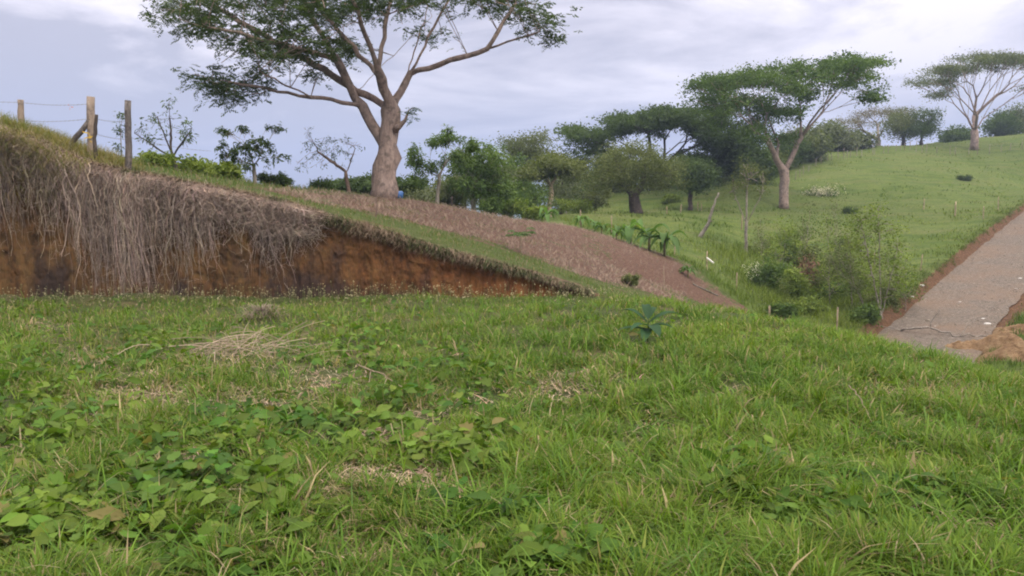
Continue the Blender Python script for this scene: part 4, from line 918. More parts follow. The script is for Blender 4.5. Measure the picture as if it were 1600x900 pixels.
n = 60000; x, y = scatter(n, 2.7, 13.8, rg); ok = y < yb(x) - .05; x, y = x[ok], y[ok]; z = Hgt(x, y); px, py = pix_of(x, y, z)
lf = spot(px, py, leaf_spots); st = spot(px, py, straw_spots)
pr_ = np.clip(lf * 0.85 - 0.06, 0, 1) * np.clip(3.4 * (fbm(x, y, .3, 95, 3) - .38), 0, 1) * (1 - .8 * st) + 0.24 * np.clip(4 * (fbm(x, y, .45, 96, 3) - .45), 0.1, 1)
k = rg.random(len(x)) < pr_; x, y, z, px, lf = [a[k] for a in (x, y, z, px, lf)]; n = len(x); print('weed leaves', n)
zz = z + rg.uniform(0.03, 0.15, n) * (0.5 + 0.7 * lf)
kind = rg.random(n); parts = []; patch = fbm(x, y, .5, 97, 2)[:, None]
for lo, hi, tmp, s0, s1 in ((0, .45, heart(), .04, .10), (.45, .68, heart(True), .05, .11), (.68, 1.01, oval(), .06, .17)):
    m = (kind >= lo) & (kind < hi); q = m.sum(); tt = np.clip(patch[m] * 1.8 - .4 + rg.normal(0, .25, (q, 1)), 0, 1)
    cc = (np.array([0.058, 0.130, 0.022]) * (1 - tt) + np.array([0.135, 0.20, 0.032]) * tt) * rg.uniform(.6, 1.25, (q, 1)) * (1 + rg.normal(0, .06, (q, 3)))
    d = rg.random(q) < .03; cc[d] = (0.19, 0.165, 0.06)
    a = rg.uniform(0, 2 * pi, q); dr = np.stack([np.cos(a), np.sin(a), rg.normal(0, .3, q)], -1); nn = np.stack([rg.normal(0, .6, q), rg.normal(-.1, .6, q), np.ones(q)], -1)
    s = rg.uniform(s0, s1, q) * np.where(y[m] < 6, 1.0, 1.0)
    parts.append(replicate(*tmp, np.stack([x[m], y[m], zz[m]], -1), frames(dr, nn), s, cc))
V, F, C = merge(parts)
# petioles
b0 = np.stack([x, y, z - .01], -1) + rg.normal(0, .015, (n, 3)) * [1, 1, 0]; b1 = np.stack([x, y, zz], -1); mid_ = (b0 + b1) / 2 + rg.normal(0, .01, (n, 3))
SV, SF = strands(np.stack([b0, mid_, b1], 1), np.full((n, 3), .0012), 3)
F.append(SF + len(V)) ; V = np.concatenate([V, SV]); C = np.concatenate([C, np.tile([0.10, 0.15, 0.05], (len(SV), 1))])
tag(mesh('weeds', V, F, M_LEAF, colors=C), 'broad-leaved creeping weeds mixed through the foreground grass', 'weeds', kind='stuff')
# --- pale seed heads along the foot of the bank
n = 1500; px = rg.uniform(-60, 1000, n); x = (px - 800) / FPX * 13.2; y = yb(x) - rg.gamma(1.6, .45, n); z = Hgt(x, y); hh = rg.uniform(.08, .38, n) * rg.uniform(.5, 1, n); top = np.stack([x + rg.normal(0, .03, n), y, z + hh], -1)
b0 = np.stack([x, y, z], -1); SV, SF = strands(np.stack([b0, (b0 + top) / 2 + rg.normal(0, .008, (n, 3)), top], 1), np.full((n, 3), .0018), 3)
tv, tf = clump_template(5, rg, .8); V, F, C = replicate(tv, tf, top, rand_frames(n, .7, rg), rg.uniform(.012, .028, n), np.array([0.42, 0.37, 0.22]) * rg.uniform(.6, 1.3, (n, 1)))
F.append(SF + len(V)); V = np.concatenate([V, SV]); C = np.concatenate([C, np.tile([0.13, 0.15, 0.06], (len(SV), 1))])
tag(mesh('seed_heads', V, F, M_DRY, colors=C), 'pale seed heads on thin stems along the foot of the bank', 'weeds', kind='stuff')
# --- grass on the hill above the bank
n = 150000; x, y = scatter(n, 14.0, 42.0, rg, .82); ok = (y > yb(x) + wb(x) - .1) & in_hill(x, y); x, y = x[ok], y[ok]
b = bare(x, y); z = Hgt(x, y); ns = fbm(x, y, 1.1, 101, 4)
pr_ = np.clip(1.15 - b * 1.05 + 2.6 * (ns - .5), 0.03, 1) * np.clip(.35 + 2.4 * (fbm(x, y, .5, 105, 2) - .4), .1, 1)
k = rg.random(len(x)) < pr_; x, y, z, b = [a[k] for a in (x, y, z, b)]; n = len(x); print('hill blades', n)
h = rg.uniform(.05, .15, n) * (1 - .45 * b) * np.where((x < -6) & (y > 17.5), 1.4, 1); w = rg.uniform(.008, .016, n) * (y / 22)
hue = rg.random((n, 1)); cc = np.array([0.065, 0.115, 0.028]) * (1 - hue) + np.array([0.14, 0.19, 0.055]) * hue; d = rg.random(n) < (.26 + .35 * b); cc[d] = np.array([0.24, 0.18, 0.125]) * rg.uniform(.6, 1.3, (d.sum(), 1))
V, F, C = blades(np.stack([x, y, z - .01], -1), h, w, rg.uniform(0, 2 * pi, n), rg.gamma(2, .25, n), rg.gamma(1.5, .25, n), cc, 2)
tag(mesh('hill_grass', V, F, M_GRASS, colors=C), 'sparse short grass on the slope above the bank', 'grass', kind='stuff')
# --- dry stubble and litter on the bare field
n = 26000; x, y = scatter(n, 17, 40, rg, .5); ok = (bare(x, y) > .45) & in_hill(x, y); x, y = x[ok], y[ok]; z = Hgt(x, y); n = len(x); a = rg.uniform(0, pi, n)
V, F, C = blades(np.stack([x, y, z], -1), rg.uniform(.05, .22, n), rg.uniform(.008, .02, n), a, rg.uniform(.5, 2.2, n), rg.uniform(0, .4, n), np.array([0.19, 0.14, 0.105]) * rg.uniform(.4, 1.5, (n, 1)), 2)
tag(mesh('stubble', V, F, M_DRY, colors=C), 'dry pinkish stubble and litter on the bare field', 'stubble', kind='stuff')
# --- tawny grass hanging over the mound at the left
n = 30000; xx = rg.uniform(-13.5, -7.6, n); yy = yb(xx) + rg.uniform(-.25, 2.4, n); zz = Hgt(xx, np.maximum(yy, yb(xx) + .5)) ; front = yy < yb(xx) + .5
zz = np.where(front, zz - rg.uniform(0, 1.35, n) * rg.random(n) * np.clip((-xx - 7.4) / 1.0, .15, 1), zz); keepm = rg.random(n) < np.clip((-xx - 7.5) / 1.0, 0, 1) * (.35 + .65 * (fbm(xx, zz, .4, 131, 3) > .47)); xx, yy, zz, front = xx[keepm], yy[keepm], zz[keepm], front[keepm]; n = len(xx)
az = np.where(front, -pi / 2 + rg.normal(0, .9, n), rg.uniform(0, 2 * pi, n)); tt = rg.random((n, 1)); zr = np.clip((zz[:, None] - 2.6) / .8, 0, 1)
cc = (np.array([0.25, 0.19, 0.09]) * (1 - tt) + np.array([0.14, 0.165, 0.05]) * tt) * (1 - zr) + np.array([0.12, 0.17, 0.045]) * zr; d = rg.random(n) < .25; cc[d] = np.array([0.28, 0.22, 0.13]); cc *= rg.uniform(.7, 1.25, (n, 1))
V, F, C = blades(np.stack([xx, yy - .03, zz], -1), rg.uniform(.10, .40, n), rg.uniform(.004, .010, n), az, np.where(front, rg.uniform(.5, 1.2, n), rg.gamma(2, .2, n)), np.where(front, rg.uniform(.5, 1.4, n), rg.gamma(2, .25, n)), cc, 4)
tag(mesh('tawny_grass', V, F, M_GRASS, colors=C), 'long tawny and green grass draped over the mound at the left', 'grass', kind='stuff')
# --- lip fringe: short dead and green growth on the edge of the bank
n = 17000; xx = rg.uniform(-9, 1.6, n); q = rg.random(n); yy = yb(xx) + .45 * (.38 + .5 * q) ; zt = O(xx, yb(xx) + .45); zz = zt + .03 - rg.random(n) ** 2 * .22 * np.clip(zt + .3, 0, 1)
az = -pi / 2 + rg.normal(0, .7, n); g = (fbm(xx, yy, .6, 111, 3) > .5) & (rg.random(n) < .6); cc = np.where(g[:, None], np.array([0.075, 0.095, 0.035]), np.array([0.22, 0.16, 0.11])) * rg.uniform(.5, 1.5, (n, 1))
V, F, C = blades(np.stack([xx, yy - .06, zz], -1), rg.uniform(.04, .17, n), rg.uniform(.004, .010, n), az, rg.uniform(.3, 1.2, n), rg.uniform(.2, 1.6, n), cc, 3)
tag(mesh('lip_growth', V, F, M_DRY, colors=C), 'dead brown fringe of roots and grass along the lip of the bank', 'grass', kind='stuff')
# --- curtain of dry hanging roots and vines
def curtain(n, k, lenf, rad, seed, wig, coff):
    r = np.random.default_rng(seed); ctr = r.uniform(-10.9, -3.85, 52)
    xx = np.where(r.random(n) < .72, ctr[r.integers(0, 52, n)] + r.normal(0, .075, n), r.uniform(-11, -3.5, n))
    lenx = np.interp(xx, [-11, -9.3, -8.6, -7.6, -6.6, -5.6, -5.35, -5.0, -4.4, -3.95, -3.7], [1.2, 1.3, 1.75, 2.0, 1.95, 1.9, 1.2, 1.35, 1.5, 1.25, .5])
    L = lenx * lenf * r.uniform(.25, 1.08, n) * (0.50 + .95 * vn(xx, xx * 0, .38, 117)); zt = O(xx, yb(xx) + .45) + .03; zf = Hgt(xx, yb(xx) - .3)
    L = np.minimum(L, zt - zf); t = np.linspace(0, 1, k)
    start = r.uniform(-.02, .45, n) * (r.random(n) < .45)
    Z = zt[:, None] - start[:, None] - L[:, None] * np.clip((t - .10) / .9, 0, 1)[None] ** 1.15 
    outw = r.uniform(.05, .42, n)[:, None] * np.interp(t, [0, .1, .3, 1], [-.5, .4, 1, .55])[None]
    ph = r.uniform(0, 6, (n, 1)); fr = r.uniform(1.5, 5, (n, 1))
    Xp = xx[:, None] + r.normal(0, .16, (n, 1)) * t + wig * np.sin(ph + fr * t * 3) * t + np.cumsum(r.normal(0, wig * .35, (n, k)), 1)
    Yp = yb(Xp) + .22 - outw + np.cumsum(r.normal(0, wig * .3, (n, k)), 1)
    Rr = rad * r.uniform(.6, 1.6, (n, 1)) * np.interp(t, [0, .6, 1], [1, .8, .3])[None]
    cc = np.array(coff) * (r.uniform(.4, 1.3, (n, 1)) * (0.6 + .8 * vn(xx, xx * 0, .25, 118)[:, None])) * (1 + r.normal(0, .05, (n, 3)))
    V, F = strands(np.stack([Xp, Yp, Z], -1), Rr, 3)
    return V, [F], np.repeat(cc, k * 3, 0)
V, F, C = merge([curtain(1300, 16, 1.25, .0028, 201, .04, (0.50, 0.39, 0.33)), curtain(240, 18, 1.15, .0055, 202, .075, (0.56, 0.44, 0.34)), curtain(3600, 10, .40, .0029, 203, .09, (0.44, 0.33, 0.27)), curtain(900, 12, .70, .0027, 205, .07, (0.44, 0.345, 0.30))])
# side tufts of fine rootlets
n = 16000; r = np.random.default_rng(204); s = V.reshape(-1, 3)[r.integers(0, len(V), n)]; d = r.normal(0, 1, (n, 3)); d[:, 2] = d[:, 2] * .8 - .25; d /= np.linalg.norm(d, axis=1, keepdims=True); L = r.uniform(.05, .22, (n, 1))
SV, SF = strands(np.stack([s, s + d * L * .5 + r.normal(0, .012, (n, 3)), s + d * L + np.array([0, 0, -.02])], 1), np.tile([[.0028, .002, .001]], (n, 1)), 3)
F.append(SF + len(V)); C = np.concatenate([C, np.repeat(np.array([0.40, 0.32, 0.27]) * r.uniform(.5, 1.4, (n, 1)), 9, 0)]); V = np.concatenate([V, SV])
tag(mesh('hanging_roots', V, F, M_DRY, colors=C), 'curtain of dry greyish roots and vines hanging down the left earth bank', 'dry roots', kind='stuff')
# --- gravel on the road, grass creeping over its edges
n = 9000; s = rg.uniform(-14, 70, n); d = np.where(rg.random(n) < .5, rg.uniform(0, RW, n), np.where(rg.random(n) < .5, rg.gamma(1.5, .18, n), RW - rg.gamma(1.5, .25, n))); d = d + .0009 * np.clip(s - 30, 0, None) ** 2
gx = RL[0] + s * RD[0] + d * RN[0]; gy = RL[1] + s * RD[1] + d * RN[1]; gzv = road_z(s) + .05
tv = np.array([(1, 0, 0), (-1, 0, 0), (0, 1, 0), (0, -1, 0), (0, 0, .7), (0, 0, -.7)], float); tf = [np.array([(0, 2, 4), (2, 1, 4), (1, 3, 4), (3, 0, 4)])]
gs = .012 + rg.gamma(1.5, .007, n); V, F, C = replicate(tv, tf, np.stack([gx, gy, gzv], -1), rand_frames(n, .3, rg), gs, np.array([.19, .16, .13]) * rg.uniform(.5, 1.5, (n, 1)))
tag(mesh('gravel', V, F, M_DRY, colors=C), 'loose gravel scattered over the road', 'gravel', kind='stuff')
n = 16000; s = rg.uniform(-12, 80, n); lft = rg.random(n) < .6; d = np.where(lft, -.30 - rg.gamma(1.6, .25, n) + (vn(s, s * 0, .8, 141) - .5) * .35, RW + .35 + rg.gamma(1.6, .7, n)); d = d + .0009 * np.clip(s - 30, 0, None) ** 2
gx = RL[0] + s * RD[0] + d * RN[0]; gy = RL[1] + s * RD[1] + d * RN[1]; ok = fbm(gx, gy, .8, 143, 3) > .42; gx, gy, lft = gx[ok], gy[ok], lft[ok]; n = len(gx)
V, F, C = blades(np.stack([gx, gy, Hgt(gx, gy) - .02], -1), rg.uniform(.08, .28, n), rg.uniform(.015, .035, n), np.where(lft, math.atan2(RN[1], RN[0]) + rg.normal(0, .8, n), rg.uniform(0, 6.3, n)), rg.gamma(2, .3, n), rg.gamma(2, .3, n), (np.array([.075, .11, .03]) + rg.random((n, 1)) * np.array([.08, .06, .02])) * rg.uniform(.6, 1.2, (n, 1)), 2)
tag(mesh('verge_grass', V, F, M_GRASS, colors=C), 'ragged grass creeping over both edges of the road', 'grass', kind='stuff')
# --- pasture tufts
n = 200000; u = rg.uniform(-.35, .85, n); t = rg.random(n); y = (22 ** -.9 + (135 ** -.9 - 22 ** -.9) * t) ** (-1 / .9); x = u * y; s, d = road_sd(x, y)
ok = ~in_hill(x, y) & ~((d > -.5) & (d < RW + .3)) & (x > xr(y) + 2); x, y = x[ok], y[ok]; z = Hgt(x, y); nsv = fbm(x, y, 2.2, 121, 4); hollow = np.exp(-(((x - 14) / 7) ** 2 + ((y - 38) / 8) ** 2))
k = rg.random(len(x)) < np.clip(.10 + 2.4 * (nsv - .45) + .6 * hollow, .05, 1); x, y, z, hollow, nsv = [a[k] for a in (x, y, z, hollow, nsv)]; n = len(x); print('pasture', n)
h = rg.uniform(.08, .26, n) * (1 + 1.3 * hollow) * np.clip(nsv * 2, .5, 1.5); w = rg.uniform(.03, .06, n) * (y / 60); hue = np.clip(fbm(x, y, 9, 125, 2)[:, None] * 1.4 - .2 + rg.normal(0, .2, (n, 1)), 0, 1)
cc = (np.array([0.070, 0.122, 0.022]) * (1 - hue) + np.array([0.17, 0.215, 0.042]) * hue) * rg.uniform(.5, 1.2, (n, 1))
V, F, C = blades(np.stack([x, y, z - .02], -1), h, w, rg.uniform(0, 2 * pi, n), rg.gamma(2, .2, n), rg.gamma(1.5, .2, n), cc, 2)
tag(mesh('pasture_tufts', V, F, M_GRASS, colors=C), 'uneven tufts of grass over the pasture and the hollow', 'grass', kind='stuff')
# ------------------------------------------------------------------ fences, posts and single things
def seg_tube(pts, r0, r1, sides=7, sub=6, bend=0.01, r=rng):
    pts = np.array(pts, float); t = np.linspace(0, 1, len(pts)); tt = np.linspace(0, 1, sub * (len(pts) - 1) + 1)
    q = np.stack([np.interp(tt, t, pts[:, i]) for i in range(3)], -1); q[1:-1] += r.normal(0, bend, q[1:-1].shape)
    return tube(q, np.linspace(r0, r1, len(q)) * (1 + r.normal(0, .03, len(q))), sides, 0.03, r=r)
def upright(px, ytop, ybot, Yd, rad, lean=0):
    b = P(px, ybot, Yd); t = P(px + lean, ytop, Yd); b[2] = min(b[2], gz(b[0], b[1])) - .15; return b, t
# near fence on the bank
f1b, f1t = upright(143, 151, 245, 15.0, .065)
fence = empty('wire_fence', (f1b[0], f1b[1], gz(f1b[0], f1b[1])), 'weathered wooden posts with barbed wire standing on top of the left bank', 'fence')
tops = []
for (px, a, b, Yd, rad, ln, mt) in ((143, 151, 250, 15.0, .075, -1, M_POST), (200, 157, 268, 15.3, .062, 0, M_POST_GREY), (34, 156, 205, 15.6, .062, -2, M_POST)):
    p0, p1 = upright(px, a, b, Yd, rad, ln); v, f = seg_tube([p0, p1], rad * 1.08, rad * .95, 9, 7, .006); mesh('post', v, f, mt, fence, smooth=True); tops.append((p0, p1))
v, f = seg_tube([P(104, 236, 14.9), P(141, 186, 14.98)], .055, .045, 7, 5, .008); mesh('brace', v, f, M_POST_GREY, fence, smooth=True)
v, f = seg_tube([P(150, 262, 14.75), P(148, 215, 14.8), P(151, 179, 14.8)], .04, .028, 6, 4, .008); mesh('stick', v, f, M_BARK_DARK, fence, smooth=True)
def wire(a, b, sag, parent, rad=.0028):
    t = np.linspace(0, 1, 26)[:, None]; q = a * (1 - t) + b * t; q[:, 2] -= sag * 4 * (t * (1 - t))[:, 0]; V, F = strands(q[None], np.full((1, 26), rad), 4)
    Fs = [F]; parts = [(V, [F])]
    for k in np.arange(.03, .99, .06):        # barbs
        c = a * (1 - k) + b * k; c[2] -= sag * 4 * k * (1 - k); parts.append((lambda vf: (vf[0], [vf[1]]))(strands(np.array([[c - [.012, .0, .016], c + [.012, 0, .016]]]), np.full((1, 2), .002), 3)))
    V, F = add_parts(parts); mesh('wire', V, F, M_WIRE, parent)
for z0, z1, z2 in ((160, 162, 162), (188, 185, 190)):
    wire(P(33, z0, 15.6), P(143, z1, 15.0), .04, fence); wire(P(-110, z0 - 10, 16.2), P(33, z0, 15.6), .03, fence); wire(P(143, z1 + 22, 15.0), P(200, z2 + 28, 15.3), .03, fence)
wire(P(200, 214, 15.3), P(330, 236, 22.5), .05, fence)
M_YEL = material('yellow_plastic', lambda h: h.base((0.62, 0.42, 0.06)), .6); M_ORA = material('orange_plastic', lambda h: h.base((0.65, 0.20, 0.12)), .6)
def ribbon(name, label, px, py, Yd, n, s, mat, seed, cat):
    r = np.random.default_rng(seed); c = P(px, py, Yd); parts = []
    for i in range(n):
        q = [c + r.normal(0, s * .25, 3)]; d = r.normal(0, 1, 3); d[2] -= .5
        for k in range(6): d = d * .7 + r.normal(0, .6, 3); q.append(q[-1] + d * s * .16)
        q = np.array(q); sd = np.array([0, 0, 1.]) * s * .10; V = np.stack([q - sd, q + sd], 1).reshape(-1, 3); i0 = np.arange(6) * 2; parts.append((V, [np.stack([i0, i0 + 1, i0 + 3, i0 + 2], -1)]))
    V, F = add_parts(parts); o = mesh(name, V, F, mat); tag(o, label, cat); return o
ribbon('plastic_strip', 'crumpled yellow plastic strip tied below the brace of the pale post', 140, 215, 14.85, 5, .11, M_YEL, 3, 'plastic strip')
ribbon('plastic_scrap', 'small orange scrap hanging on the upper barbed wire', 108, 165, 15.18, 3, .07, M_ORA, 4, 'plastic scrap')

# field fence stakes along the lower edge of the bare field
def stake_fence(name, label, stakes, mat, wires=True, group=None):
    pts = []
    g = [P(s[0], s[2], s[3]) for s in stakes]; b0 = g[0]; root = empty(name, (b0[0], b0[1], gz(b0[0], b0[1])), label, 'fence', group)
    for (px, a, b, Yd, rad) in stakes:
        p = P(px, b, Yd); zb = gz(p[0], p[1]); hgt = (b - a) * Yd / FPX; p0 = np.array([p[0], p[1], zb - .15]); p1 = np.array([p[0] + rng.normal(0, .03), p[1], zb + hgt]); v, f = seg_tube([p0, p1], rad, rad * .85, 6, 4, .006); mesh('post', v, f, mat, root, smooth=True); pts.append((p0, p1))
    if wires:
        o = np.argsort([q[0][1] for q in pts])
        for i in range(len(pts) - 1):
            for fr in (.92, .6):
                a = pts[i][0] * (1 - fr) + pts[i][1] * fr; b = pts[i + 1][0] * (1 - fr) + pts[i + 1][1] * fr; t = np.linspace(0, 1, 8)[:, None]; V, F = strands((a * (1 - t) + b * t)[None], np.full((1, 8), .003), 3); mesh('wire', V, F, M_WIRE, root)
    return root
stake_fence('stake_fence', 'thin pale stakes along the lower right edge of the bare field', [(1204, 441, 470, 30, .045), (1151, 414, 445, 33, .03), (1104, 391, 424, 34, .03), (1054, 368, 400, 35.5, .03), (1003, 350, 380, 37.5, .035), (956, 334, 362, 39, .035), (907, 326, 350, 41, .035)], M_STAKE)
st2 = [(1308, 480, 503, 31, .03)]
stake_fence('pasture_fence', 'row of wooden posts crossing the pasture above the road cut', [(1364, 412, 438, 43, .035), (1436, 425, 450, 41, .03), (1491, 328, 352, 62, .06), (1443, 318, 335, 66, .045), (1535, 340, 360, 60, .04), (1558, 324, 345, 65, .04)], M_STAKE, False)
stake_fence('pasture_fence', 'post row at the back of the near pasture behind the leaning dead trunk', [(1042, 328, 342, 62, .05), (1063, 324, 337, 64, .05), (1090, 318, 332, 66, .05), (1096, 320, 332, 66, .04), (1158, 345, 370, 52, .045)], M_STAKE, False)
xs = np.concatenate([np.linspace(1236, 1300, 9), np.linspace(1308, 1440, 16), np.linspace(1455, 1600, 10)])
def skyY(px): return float(np.interp(px, [1236, 1280, 1400, 1520, 1600], [86, 98, 108, 108, 112]))
def on_ground(px, Yd): x = (px - 800) / FPX * Yd * 1.0; return x, gz(x, Yd)
root = None; lst = []
for px in xs + rng.normal(0, 2.5, len(xs)):
    Yd = skyY(px); x, zz = on_ground(px, Yd); q = pix_of(np.array([x]), np.array([Yd]), np.array([zz])); lst.append((float(q[0][0]), float(q[1][0]) - rng.uniform(9, 17), float(q[1][0]), Yd, .042))
stake_fence('skyline_fence', 'long row of pale posts along the top of the pasture hill below the skyline trees', lst, M_BARK_GREY)

def mark(px, py, Yd=None, y0=2.5):
    return ground_at(px, py, y0)
# lone sticks
def stick(name, label, cat, pts, r0, r1, mat, bend=.01, parts_=()):
    v, f = seg_tube(pts, r0, r1, 7, 6, bend); root = empty(name, (pts[0][0], pts[0][1], pts[0][2]), label, cat); mesh('stem', v, f, mat, root, smooth=True)
    for q, ra, rb in parts_:
        v, f = seg_tube(q, ra, rb, 5, 4, bend); mesh('branch', v, f, mat, root, smooth=True)
    return root
b = P(1092, 374, 46); b[2] = gz(b[0], b[1]) - .1
stick('dead_tree', 'leaning pale dead tree trunk sticking up from the pasture', 'dead tree', [b, P(1107, 350, 46), P(1112, 330, 46), P(1123, 301, 46)], .13, .05, M_BARK_GREY, .02, [([P(1108, 345, 46), P(1114, 346, 46.1)], .05, .03)])
b = P(587, 348, 18); b[2] = gz(b[0], b[1]) - .05
stick('thin_stake', 'thin dark stake on the slope right below the big tree', 'stake', [b, P(589, 325, 18), P(588, 308, 18)], .018, .010, M_BARK, .006)
b = P(1038, 455, 22); b[2] = gz(b[0], b[1]) - .05
stick('thin_stake', 'faint thin stake in the lower part of the bare field', 'stake', [b, P(1037, 415, 22)], .012, .009, M_STAKE, .004)
b = P(1308, 503, 24); b[2] = gz(b[0], b[1]) - .1
stick('thin_stake', 'short pale stake just beyond the edge of the foreground grass', 'stake', [b, P(1309, 480, 24)], .03, .025, M_STAKE, .004)
for (p0, p1, lab) in (((1083, 446), (1122, 464), 'long pale pole lying across the bare field'),):
    a = ground_at(*p0, 15); c = ground_at(*p1, 15); a[2] += .04; c[2] += .04; stick('lying_pole', lab, 'pole', [a, c], .03, .025, M_BARK_GREY, .008)
a = P(1105, 403, 33.9); c = P(1115, 411, 33.4); stick('broken_board', 'white broken board leaning on a stake at the field edge', 'board', [a, c], .04, .035, material('white_wood', lambda h: h.base((.62, .6, .56)), .8), .002)
# fallen branch across the road end
a = ground_at(1408, 521, 20); c = ground_at(1500, 529, 20); m = (a + c) / 2; m[2] += .35; a[2] += .12; c[2] += .1
stick('fallen_branch', 'dry fallen branch lying across the near end of the road', 'branch', [a, m, c, c + np.array([1.6, -.4, .1])], .05, .02, M_BARK_GREY, .04, [([m, m + np.array([.3, 0, .8])], .02, .008), ([c, c + np.array([.7, .2, .7])], .02, .008), ([a, a + np.array([-.8, .2, .15])], .025, .01)])
# lying stick in foreground
def gp(px, py, dz=.05):
    q = ground_at(px, py + 0, 2.5, 20); q[2] += dz; return q
stick('dry_stick', 'thin forked straw-coloured stick lying on the grass near the centre', 'stick', [gp(558, 590, .13), gp(600, 606, .12), gp(636, 628, .10)], .008, .005, M_STAKE, .004, [([gp(580, 598, .12), gp(572, 622, .05)], .005, .003), ([gp(606, 610, .12), gp(588, 630, .04)], .005, .003)])
stick('dry_stick', 'long pale stalk curving over the grass at the right', 'stick', [gp(1325, 622, .12), gp(1340, 648, .16), gp(1362, 672, .06)], .006, .004, M_STAKE, .004)
# heap of dry stalks
r = np.random.default_rng(41); c = gp(375, 562, 0); n = 80; a = r.normal(.9, .8, n); L = r.uniform(.25, .9, n)
st0 = c + np.stack([r.normal(0, .32, n), r.normal(.15, .36, n), r.uniform(.05, .22, n)], -1); d = np.stack([np.cos(a), np.sin(a) * .6, r.normal(.15, .22, n)], -1); t = np.linspace(-.5, .5, 5)
Pn = st0[:, None] + d[:, None] * (L[:, None] * t)[:, :, None]; Pn[:, :, 2] = np.maximum(Pn[:, :, 2] - .10 * (L[:, None] * t * 2) ** 2, c[2] + .01)
V, F = strands(Pn, np.tile(r.uniform(.0015, .004, (n, 1)), (1, 5)), 4); cc = np.repeat(np.array([.36, .28, .21]) * r.uniform(.5, 1.3, (n, 1)), 20, 0)
tag(mesh('stalk_heap', V, F, M_DRY, colors=cc), 'loose heap of dry stalks lying on the foreground grass at left', 'dry stalks')
c = gp(410, 502, 0); n = 260; a = r.uniform(0, 2 * pi, n); rad = r.uniform(0, .26, n); V, F, C = blades(np.stack([c[0] + rad * np.cos(a), c[1] + rad * np.sin(a) * .6, c[2] + .16 * (1 - (rad / .26) ** 2)], -1), r.uniform(.08, .22, n), r.uniform(.004, .009, n), a, r.uniform(.6, 1.4, n), r.uniform(.2, .9, n), np.array([.20, .155, .125]) * r.uniform(.5, 1.4, (n, 1)), 3)
tag(mesh('dead_tuft', V, F, M_DRY, colors=C), 'grey-brown hump of dead grass behind the heap of stalks', 'dead grass')

# the broad leaved plant standing above the grass
def big_leaf(L, W, rise, droop, seg=8):
    t = np.linspace(0, 1, seg + 1); xx = L * t; zc_ = rise * np.sin(t * pi * .6) * L - droop * L * t ** 2.2; wv = W * np.sin(pi * np.clip(t, 0, 1) ** .85) ** .8 + .006; V = []
    for i in range(seg + 1): V += [(xx[i], -wv[i] / 2, zc_[i] + .25 * wv[i]), (xx[i], -wv[i] / 4, zc_[i] + .08 * wv[i]), (xx[i], 0, zc_[i]), (xx[i], wv[i] / 4, zc_[i] + .08 * wv[i]), (xx[i], wv[i] / 2, zc_[i] + .25 * wv[i])]
    F = [(i * 5 + j, i * 5 + j + 1, i * 5 + j + 6, i * 5 + j + 5) for i in range(seg) for j in range(4)]
    return np.array(V), np.array(F)
def rotz(V, a, tilt=0.0):
    c, s = cos(tilt), sin(tilt); V = V @ np.array([[c, 0, s], [0, 1, 0], [-s, 0, c]]) ; c, s = cos(a), sin(a); return V @ np.array([[c, s, 0], [-s, c, 0], [0, 0, 1]])
b = ground_at(1012, 535, 5, 16)
pl = empty('broadleaf_plant', b, 'tall plant with large pointed dark green leaves standing above the grass', 'plant')
v, f = seg_tube([b, b + [0, 0, .2], b + [.01, 0, .30]], .012, .008, 6, 3, .002); mesh('stem', v, f, M_LEAF, pl, colors=np.tile([.08, .13, .04], (len(v), 1)), smooth=True)
for a, L, W, ri, dr, z0 in ((.15, .42, .12, .55, .25, .30), (-.25, .30, .11, .3, .35, .24), (3.25, .36, .12, .15, .15, .20), (2.75, .32, .12, .75, .1, .30), (1.6, .24, .1, 1.0, .1, .36), (-1.3, .30, .14, .2, .6, .26), (-1.9, .26, .13, .0, .7, .22), (.9, .2, .08, 1.0, .1, .36), (-2.6, .26, .11, .3, .5, .26)):
    V, F = big_leaf(L, W, ri, dr); V = rotz(V, a) * [1.1, 1.1, .7] + b + [0, 0, z0 * .8]; mesh('leaf', V, F, M_LEAF, pl, colors=np.tile(np.array([.042, .092, .042]) * rng.uniform(.85, 1.25), (len(V), 1)), smooth=True)
# banana plants
M_BSTEM = material('banana_stem', lambda h: h.base(h.ramp(h.noise(6, 4), [(.3, (.10, .08, .04)), (.7, (.16, .17, .07))])), .8)
def banana(px, py, Yd, hpx, label, seed, yellow=False):
    i_ = seed - 300
    r = np.random.default_rng(seed); b = P(px, py, Yd); b[2] = gz(b[0], b[1]); Hh = (1.35 if i_ in (0, 1, 2) else 1.0) * hpx * Yd / FPX; root = empty('banana_plant', b, label, 'banana plant', 'banana plants along the edge of the bare field')
    v, f = seg_tube([b - [0, 0, .05], b + [0, 0, Hh * .5]], Hh * .055, Hh * .04, 7, 3, .004, r); mesh('stem', v, f, M_BSTEM, root, smooth=True)
    for i in range(10):
        a = i * 2.4 + r.normal(0, .3); L = Hh * r.uniform(.5, .85); V, F = big_leaf(L, L * .40, r.uniform(.2, .9), r.uniform(.5, 1.1)); V = rotz(V, a) + b + [0, 0, Hh * r.uniform(.38, .5)]
        c = np.array([.22, .24, .06]) if (yellow and i == 0) else np.array([.085, .15, .045]) * r.uniform(.8, 1.6); mesh('leaf', V, F, M_LEAF, root, colors=np.tile(c, (len(V), 1)), smooth=True)
